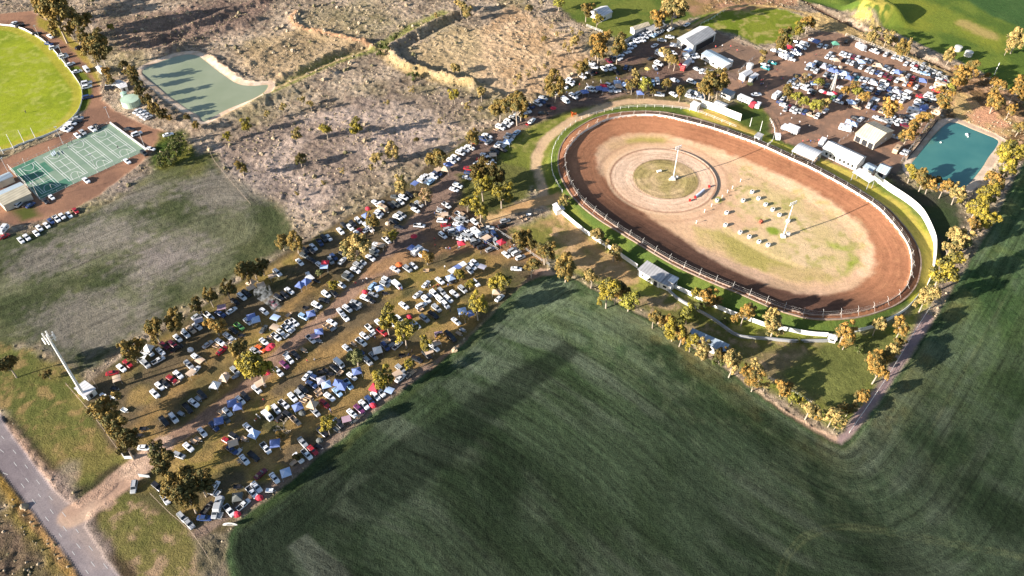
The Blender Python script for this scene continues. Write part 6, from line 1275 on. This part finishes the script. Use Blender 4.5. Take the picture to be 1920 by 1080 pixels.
# ================================================================= COURTS
cBL, cBR, cTL, cTR = [np.array(G(*p)) for p in ((75, 374), (275, 281), (18, 317), (207, 231))]
def CP(s, t, z=.03): q = (cBL*(1-s)+cBR*s)*(1-t)+(cTL*(1-s)+cTR*s)*t; return (q[0], q[1], z)
def quad(name, s0, s1, t0, t1, z, m, mb=None):
    mb = mb or MB(); mb.add([CP(s0, t0, z), CP(s1, t0, z), CP(s1, t1, z), CP(s0, t1, z)], [(0, 1, 2, 3)]); return mb
CG = mat('pale_court', alb((148, 168, 148)), .8, c2=alb((130, 154, 134)), scale=.15); CD = mat('green_court', alb((66, 124, 100)), .8, c2=alb((92, 142, 118)), scale=.2)
tag(build(quad('', 0, 1, 0, 1, .03, CG), 'court_pavement', [CG]), kind='structure')
mb = MB(); quad('', .015, .215, .02, .36, .036, CD, mb); quad('', .015, .215, .46, .98, .036, CD, mb); quad('', .02, .16, .0, .02, .036, CD, mb); quad('', .215, .30, .02, .2, .036, CD, mb); quad('', .215, .27, .5, .8, .036, CD, mb)
tag(build(mb, 'court_surface', [CD]), kind='structure')
mb = MB(); Lc = np.linalg.norm(cBR-cBL); Wc = np.linalg.norm(cTL-cBL); lw = .09
def lineS(s, t0, t1): quad('', s-lw/Lc, s+lw/Lc, t0, t1, .043, 0, mb)
def lineT(t, s0, s1): quad('', s0, s1, t-lw/Wc, t+lw/Wc, .047, 0, mb)
for s0 in (.045, .29, .53, .76):
    s1 = s0+.17
    for s in (s0, s0+.02, s1-.02, s1): lineS(s, .1, .9)
    for t in (.1, .9, .33, .67): lineT(t, s0, s1)
    lineS((s0+s1)/2, .33, .67); lineT(.5, s0+.02, s1-.02)
    for tc, sg_ in ((.1, 1), (.9, -1)):
        pts = [CP((s0+s1)/2+.05*cos(a), tc+sg_*.16*math.sin(a), .05) for a in np.linspace(0, pi, 12)]
        for i in range(11):
            p, q = np.array(pts[i]), np.array(pts[i+1]); d = q-p; n_ = np.array((-d[1], d[0], 0))/np.linalg.norm(d)*.08
            mb.add([tuple(p-n_), tuple(q-n_), tuple(q+n_), tuple(p+n_)], [(0, 1, 2, 3)])
lw = .06
tag(build(mb, 'court_marking', [WHITE]), kind='structure')
tag(build(ribbon([CP(1.0, t)[:2] for t in (0, .25, .5, .75, 1)], .7, .5), 'court_wall', [CONC]), 'low pale wall along the right end of the netball courts', 'wall')
fence([CP(s, -.01)[:2] for s in (0, .25, .5, .75, 1)], 'pipe fence along the near side of the netball courts', 1.1, 3.5, (1, .1), .09, PIPE)
fence([CP(0, t)[:2] for t in (0, .5, 1)], 'tall wire fence at the clubroom end of the courts', 2.6, 4, (1, .5, .05), .07, PIPE)
fence([CP(s, 1.01)[:2] for s in (0, .25, .5, .75, 1)], 'wire fence between the courts and the oval road', 1.1, 4, (1, .5), .05, PIPE)
k = 0
for s0, t_ in ((.13, .06), (.13, .94), (.375, .06), (.375, .94), (.615, .06), (.615, .94), (.845, .06), (.845, .94)):
    k += 1; p = CP(s0, t_); mb = MB(); mb.tube((0, 0, 0), (0, 0, 3.05), .06, 0, 6); mb.tube((0, 0, 3.0), (.3, 0, 3.0), .05, 0, 5)
    o = tag(build(mb, 'netball_goal', [WHITE], loc=(p[0], p[1], 0)), f"white netball goal post on the {'near' if t_ < .5 else 'far'} side of the {['leftmost dark green', 'second', 'third', 'rightmost'][(k-1)//2]} court", 'goal post', 'netball goals')
x, y = CP(.4, .93)[:2]; mb = MB(); d = cBR-cBL; ra = atan2(d[1], d[0])
x, y = G(98, 291)
for k in range(3): mb.box((0, k*.7, .3+.3*k), (1.6+1.5, .4, .08)); mb.box((0, k*.7, .15+.15*k), (.1, .4, .3+.3*k))
tag(build(mb, 'bench_seats', [mat('pale_blue_seat', (.5, .58, .68), .5)], loc=(x, y, 0), rz=-.9), 'three tiered pale blue bench seats on the netball courts', 'bench')
# road markings
mk = MB()
for ln in ('-30,820 17,857 42,889 70,924 97,959 125,996 160,1040 200,1090', '-45,835 -5,880 31,898 59,934 85,969 114,1005 144,1046 180,1095', '-20,790 28,848 55,882 82,918 110,952 139,988 170,1028 200,1064 235,1110'):
    P_ = catmull(gp(ln), .5); P_ = [tuple(p) for p in P_]
    acc = 0; seg = []
    for i in range(len(P_)-1):
        L_ = math.dist(P_[i], P_[i+1]); ph = acc % 7.6; acc += L_
        if ph < 2.0:
            p, q = np.array(P_[i]), np.array(P_[i+1]); d = (q-p)/L_; n_ = np.array((-d[1], d[0]))*.075
            mk.add([(*(p-n_), .03), (*(q-n_), .03), (*(q+n_), .03), (*(p+n_), .03)], [(0, 1, 2, 3)])
tag(build(mk, 'road_marking', [mat('worn_road_paint', (.5, .49, .48), .8)]), kind='structure')
# ================================================================= PEOPLE (3 poses, evaluated once)
def person_mesh(name, pose):
    J = [(0, 0, .95, .13), (0, 0, 1.2, .14), (0, 0, 1.42, .15), (0, 0, 1.53, .06), (0, .02, 1.66, .10), (0, .01, 1.76, .07),
         (.1, .0, .9, .1), (.12, .04*pose, .5, .065), (.12, -.02*pose, .08, .045), (.12, .1, .04, .045),
         (-.1, .0, .9, .1), (-.12, -.1*pose, .5, .065), (-.13, -.2*pose, .08, .045), (-.13, -.08*pose+.06, .04, .045),
         (.2, 0, 1.4, .07), (.27, .0, 1.14, .05), (.25, .12+.1*pose, .92, .038), (.25, .16+.1*pose, .84, .035),
         (-.2, 0, 1.4, .07), (-.27, .02, 1.14, .05), (-.25, .1-.1*pose, .92, .038), (-.25, .13-.1*pose, .84, .035)]
    E_ = [(0, 1), (1, 2), (2, 3), (3, 4), (4, 5), (0, 6), (6, 7), (7, 8), (8, 9), (0, 10), (10, 11), (11, 12), (12, 13), (2, 14), (14, 15), (15, 16), (16, 17), (2, 18), (18, 19), (19, 20), (20, 21)]
    me = bpy.data.meshes.new(name+'_rig'); me.from_pydata([j[:3] for j in J], E_, []); o = bpy.data.objects.new('rig', me); COL.objects.link(o)
    md = o.modifiers.new('s', 'SKIN'); sv = me.skin_vertices[0].data
    for i, j in enumerate(J): sv[i].radius = (j[3], j[3]*(.75 if i in (1, 2) else 1))
    sv[0].use_root = True
    o.modifiers.new('u', 'SUBSURF').levels = 1
    dg = bpy.context.evaluated_depsgraph_get(); r = bpy.data.meshes.new_from_object(o.evaluated_get(dg)); bpy.data.objects.remove(o)
    r.name = name; r.materials.clear()
    for m in (FABRIC, TROU, SKIN, HAIR): r.materials.append(m)
    for p in r.polygons:
        c = p.center; p.material_index = 1 if c.z < .93 and abs(c.x) < .22 else 2 if (1.5 < c.z < 1.7 or (c.z < 1.0 and abs(c.x) > .2)) else 3 if c.z >= 1.7 else 0
        p.use_smooth = True
    return r
TROU = mat('dark_trousers', (.05, .055, .08), .9); SKIN = mat('skin', (.48, .30, .22), .6); HAIR = mat('dark_hair', (.04, .025, .02), .8)
PM = [person_mesh('person', p) for p in (0, 1, -.8)]
PW = [(800, 330, 6, '220 815;237 822;248 808;262 818;355 815;370 802;610 862;95 778;88 708;40 578;122 352;150 338;90 418;205 1022;298 703;262 482;960 792;985 782;940 802;900 760', 'by the lane bend', 'bystanders at the lane bend'),
 (460, 640, 6, '955 772;967 792;695 218;205 657;780 207;130 830;150 850;165 862;120 880;105 895', 'among the lower rows', 'bystanders among the lower rows'),
 (620, 500, 6, '1100 232;1122 216;1160 226;1200 212;1218 206;1320 208;1345 492;780 250;802 250;280 187;365 167;405 137;500 797;875 988;892 976;915 952', 'on the central grass', 'bystanders on the central grass'),
 (1040, 80, 8, '690 572;697 597;928 532;945 542;975 552;480 622;496 637;575 597;105 752;182 747;112 802;375 632;365 672;1545 462;615 452;626 462;870 602', 'on the lane behind the north bend', 'bystanders behind the north bend'),
 (1200, 80, 8, '1815 567;1845 562;1848 612;1830 622;1890 662;1135 62;1235 47;1230 107;1360 57;1455 117;970 312;985 322;1500 667;1540 597', 'on the gravel by the sheds', 'bystanders near the sheds'),
 (1400, 50, 8, '1040 422;875 542;520 782;545 782;215 862;246 857;335 852;290 902;455 652', 'in the pit yard', 'bystanders in the pit yard'), (1440, 140, 8, '190 592;355 657;475 712;620 772;890 927;1480 567;520 1000;600 985;640 1000;700 990;760 985;800 992', 'near the pit buildings', 'bystanders near the pit buildings'),
 (0, 180, 6, '285 175;1325 575;1100 345;755 545;805 515;660 585', 'around the courts and the oval', 'people around the courts and oval')]
for ox, oy, sc, s, wh, grp in PW:
    L_ = sorted((ox+float(q.split()[0])/sc, oy+float(q.split()[1])/sc) for q in s.split(';'))
    for i, (px, py) in enumerate(L_):
        x, y = G(px, py, .9); o = link('person', random.choice(PM), loc=(x, y, .0), rz=random.uniform(0, 6.28))
        cn, cc_ = random.choice([('dark', (.04, .04, .06)), ('white', (.7, .7, .72)), ('red', (.5, .05, .05)), ('blue', (.06, .12, .35)), ('grey', (.25, .25, .26))])
        o.color = (*cc_, 1); tag(o, f'person in a {cn} top, {ordinal(i+1)} from the left {wh}', 'person', grp)
# smoke drifting from a camp fire
sm = bpy.data.materials.new('smoke'); sm.use_nodes = True; n = sm.node_tree; n.nodes.remove(n.nodes['Principled BSDF'])
pv = n.nodes.new('ShaderNodeVolumePrincipled'); pv.inputs['Color'].default_value = (.8, .85, .9, 1)
nz = n.nodes.new('ShaderNodeTexNoise'); nz.inputs['Scale'].default_value = .9; nz.inputs['Detail'].default_value = 4; tc = n.nodes.new('ShaderNodeTexCoord'); n.links.new(tc.outputs['Object'], nz.inputs['Vector'])
mr = n.nodes.new('ShaderNodeMapRange'); mr.inputs[1].default_value = .48; mr.inputs[2].default_value = .75; mr.inputs[3].default_value = 0; mr.inputs[4].default_value = .55; n.links.new(nz.outputs[0], mr.inputs[0]); n.links.new(mr.outputs[0], pv.inputs['Density']); n.links.new(pv.outputs[0], n.nodes['Material Output'].inputs['Volume'])
mb = MB(); secs = []
for k in range(9):
    t = k/8; px = 517-t*22+6*math.sin(t*6); py = 585-t*40; x, y = G(px, py, 1+t*5); r_ = .5+2.6*math.sin(pi*min(t*.55+.08, 1))
    secs.append([(x+r_*cos(2*pi*i/12), y+r_*.8*math.sin(2*pi*i/12), 1.2+t*6+.4*math.sin(i)) for i in range(12)])
mb.loft(secs); tag(build(mb, 'smoke', [sm]), 'thin pale smoke drifting over the parked cars', 'smoke', kind='stuff')
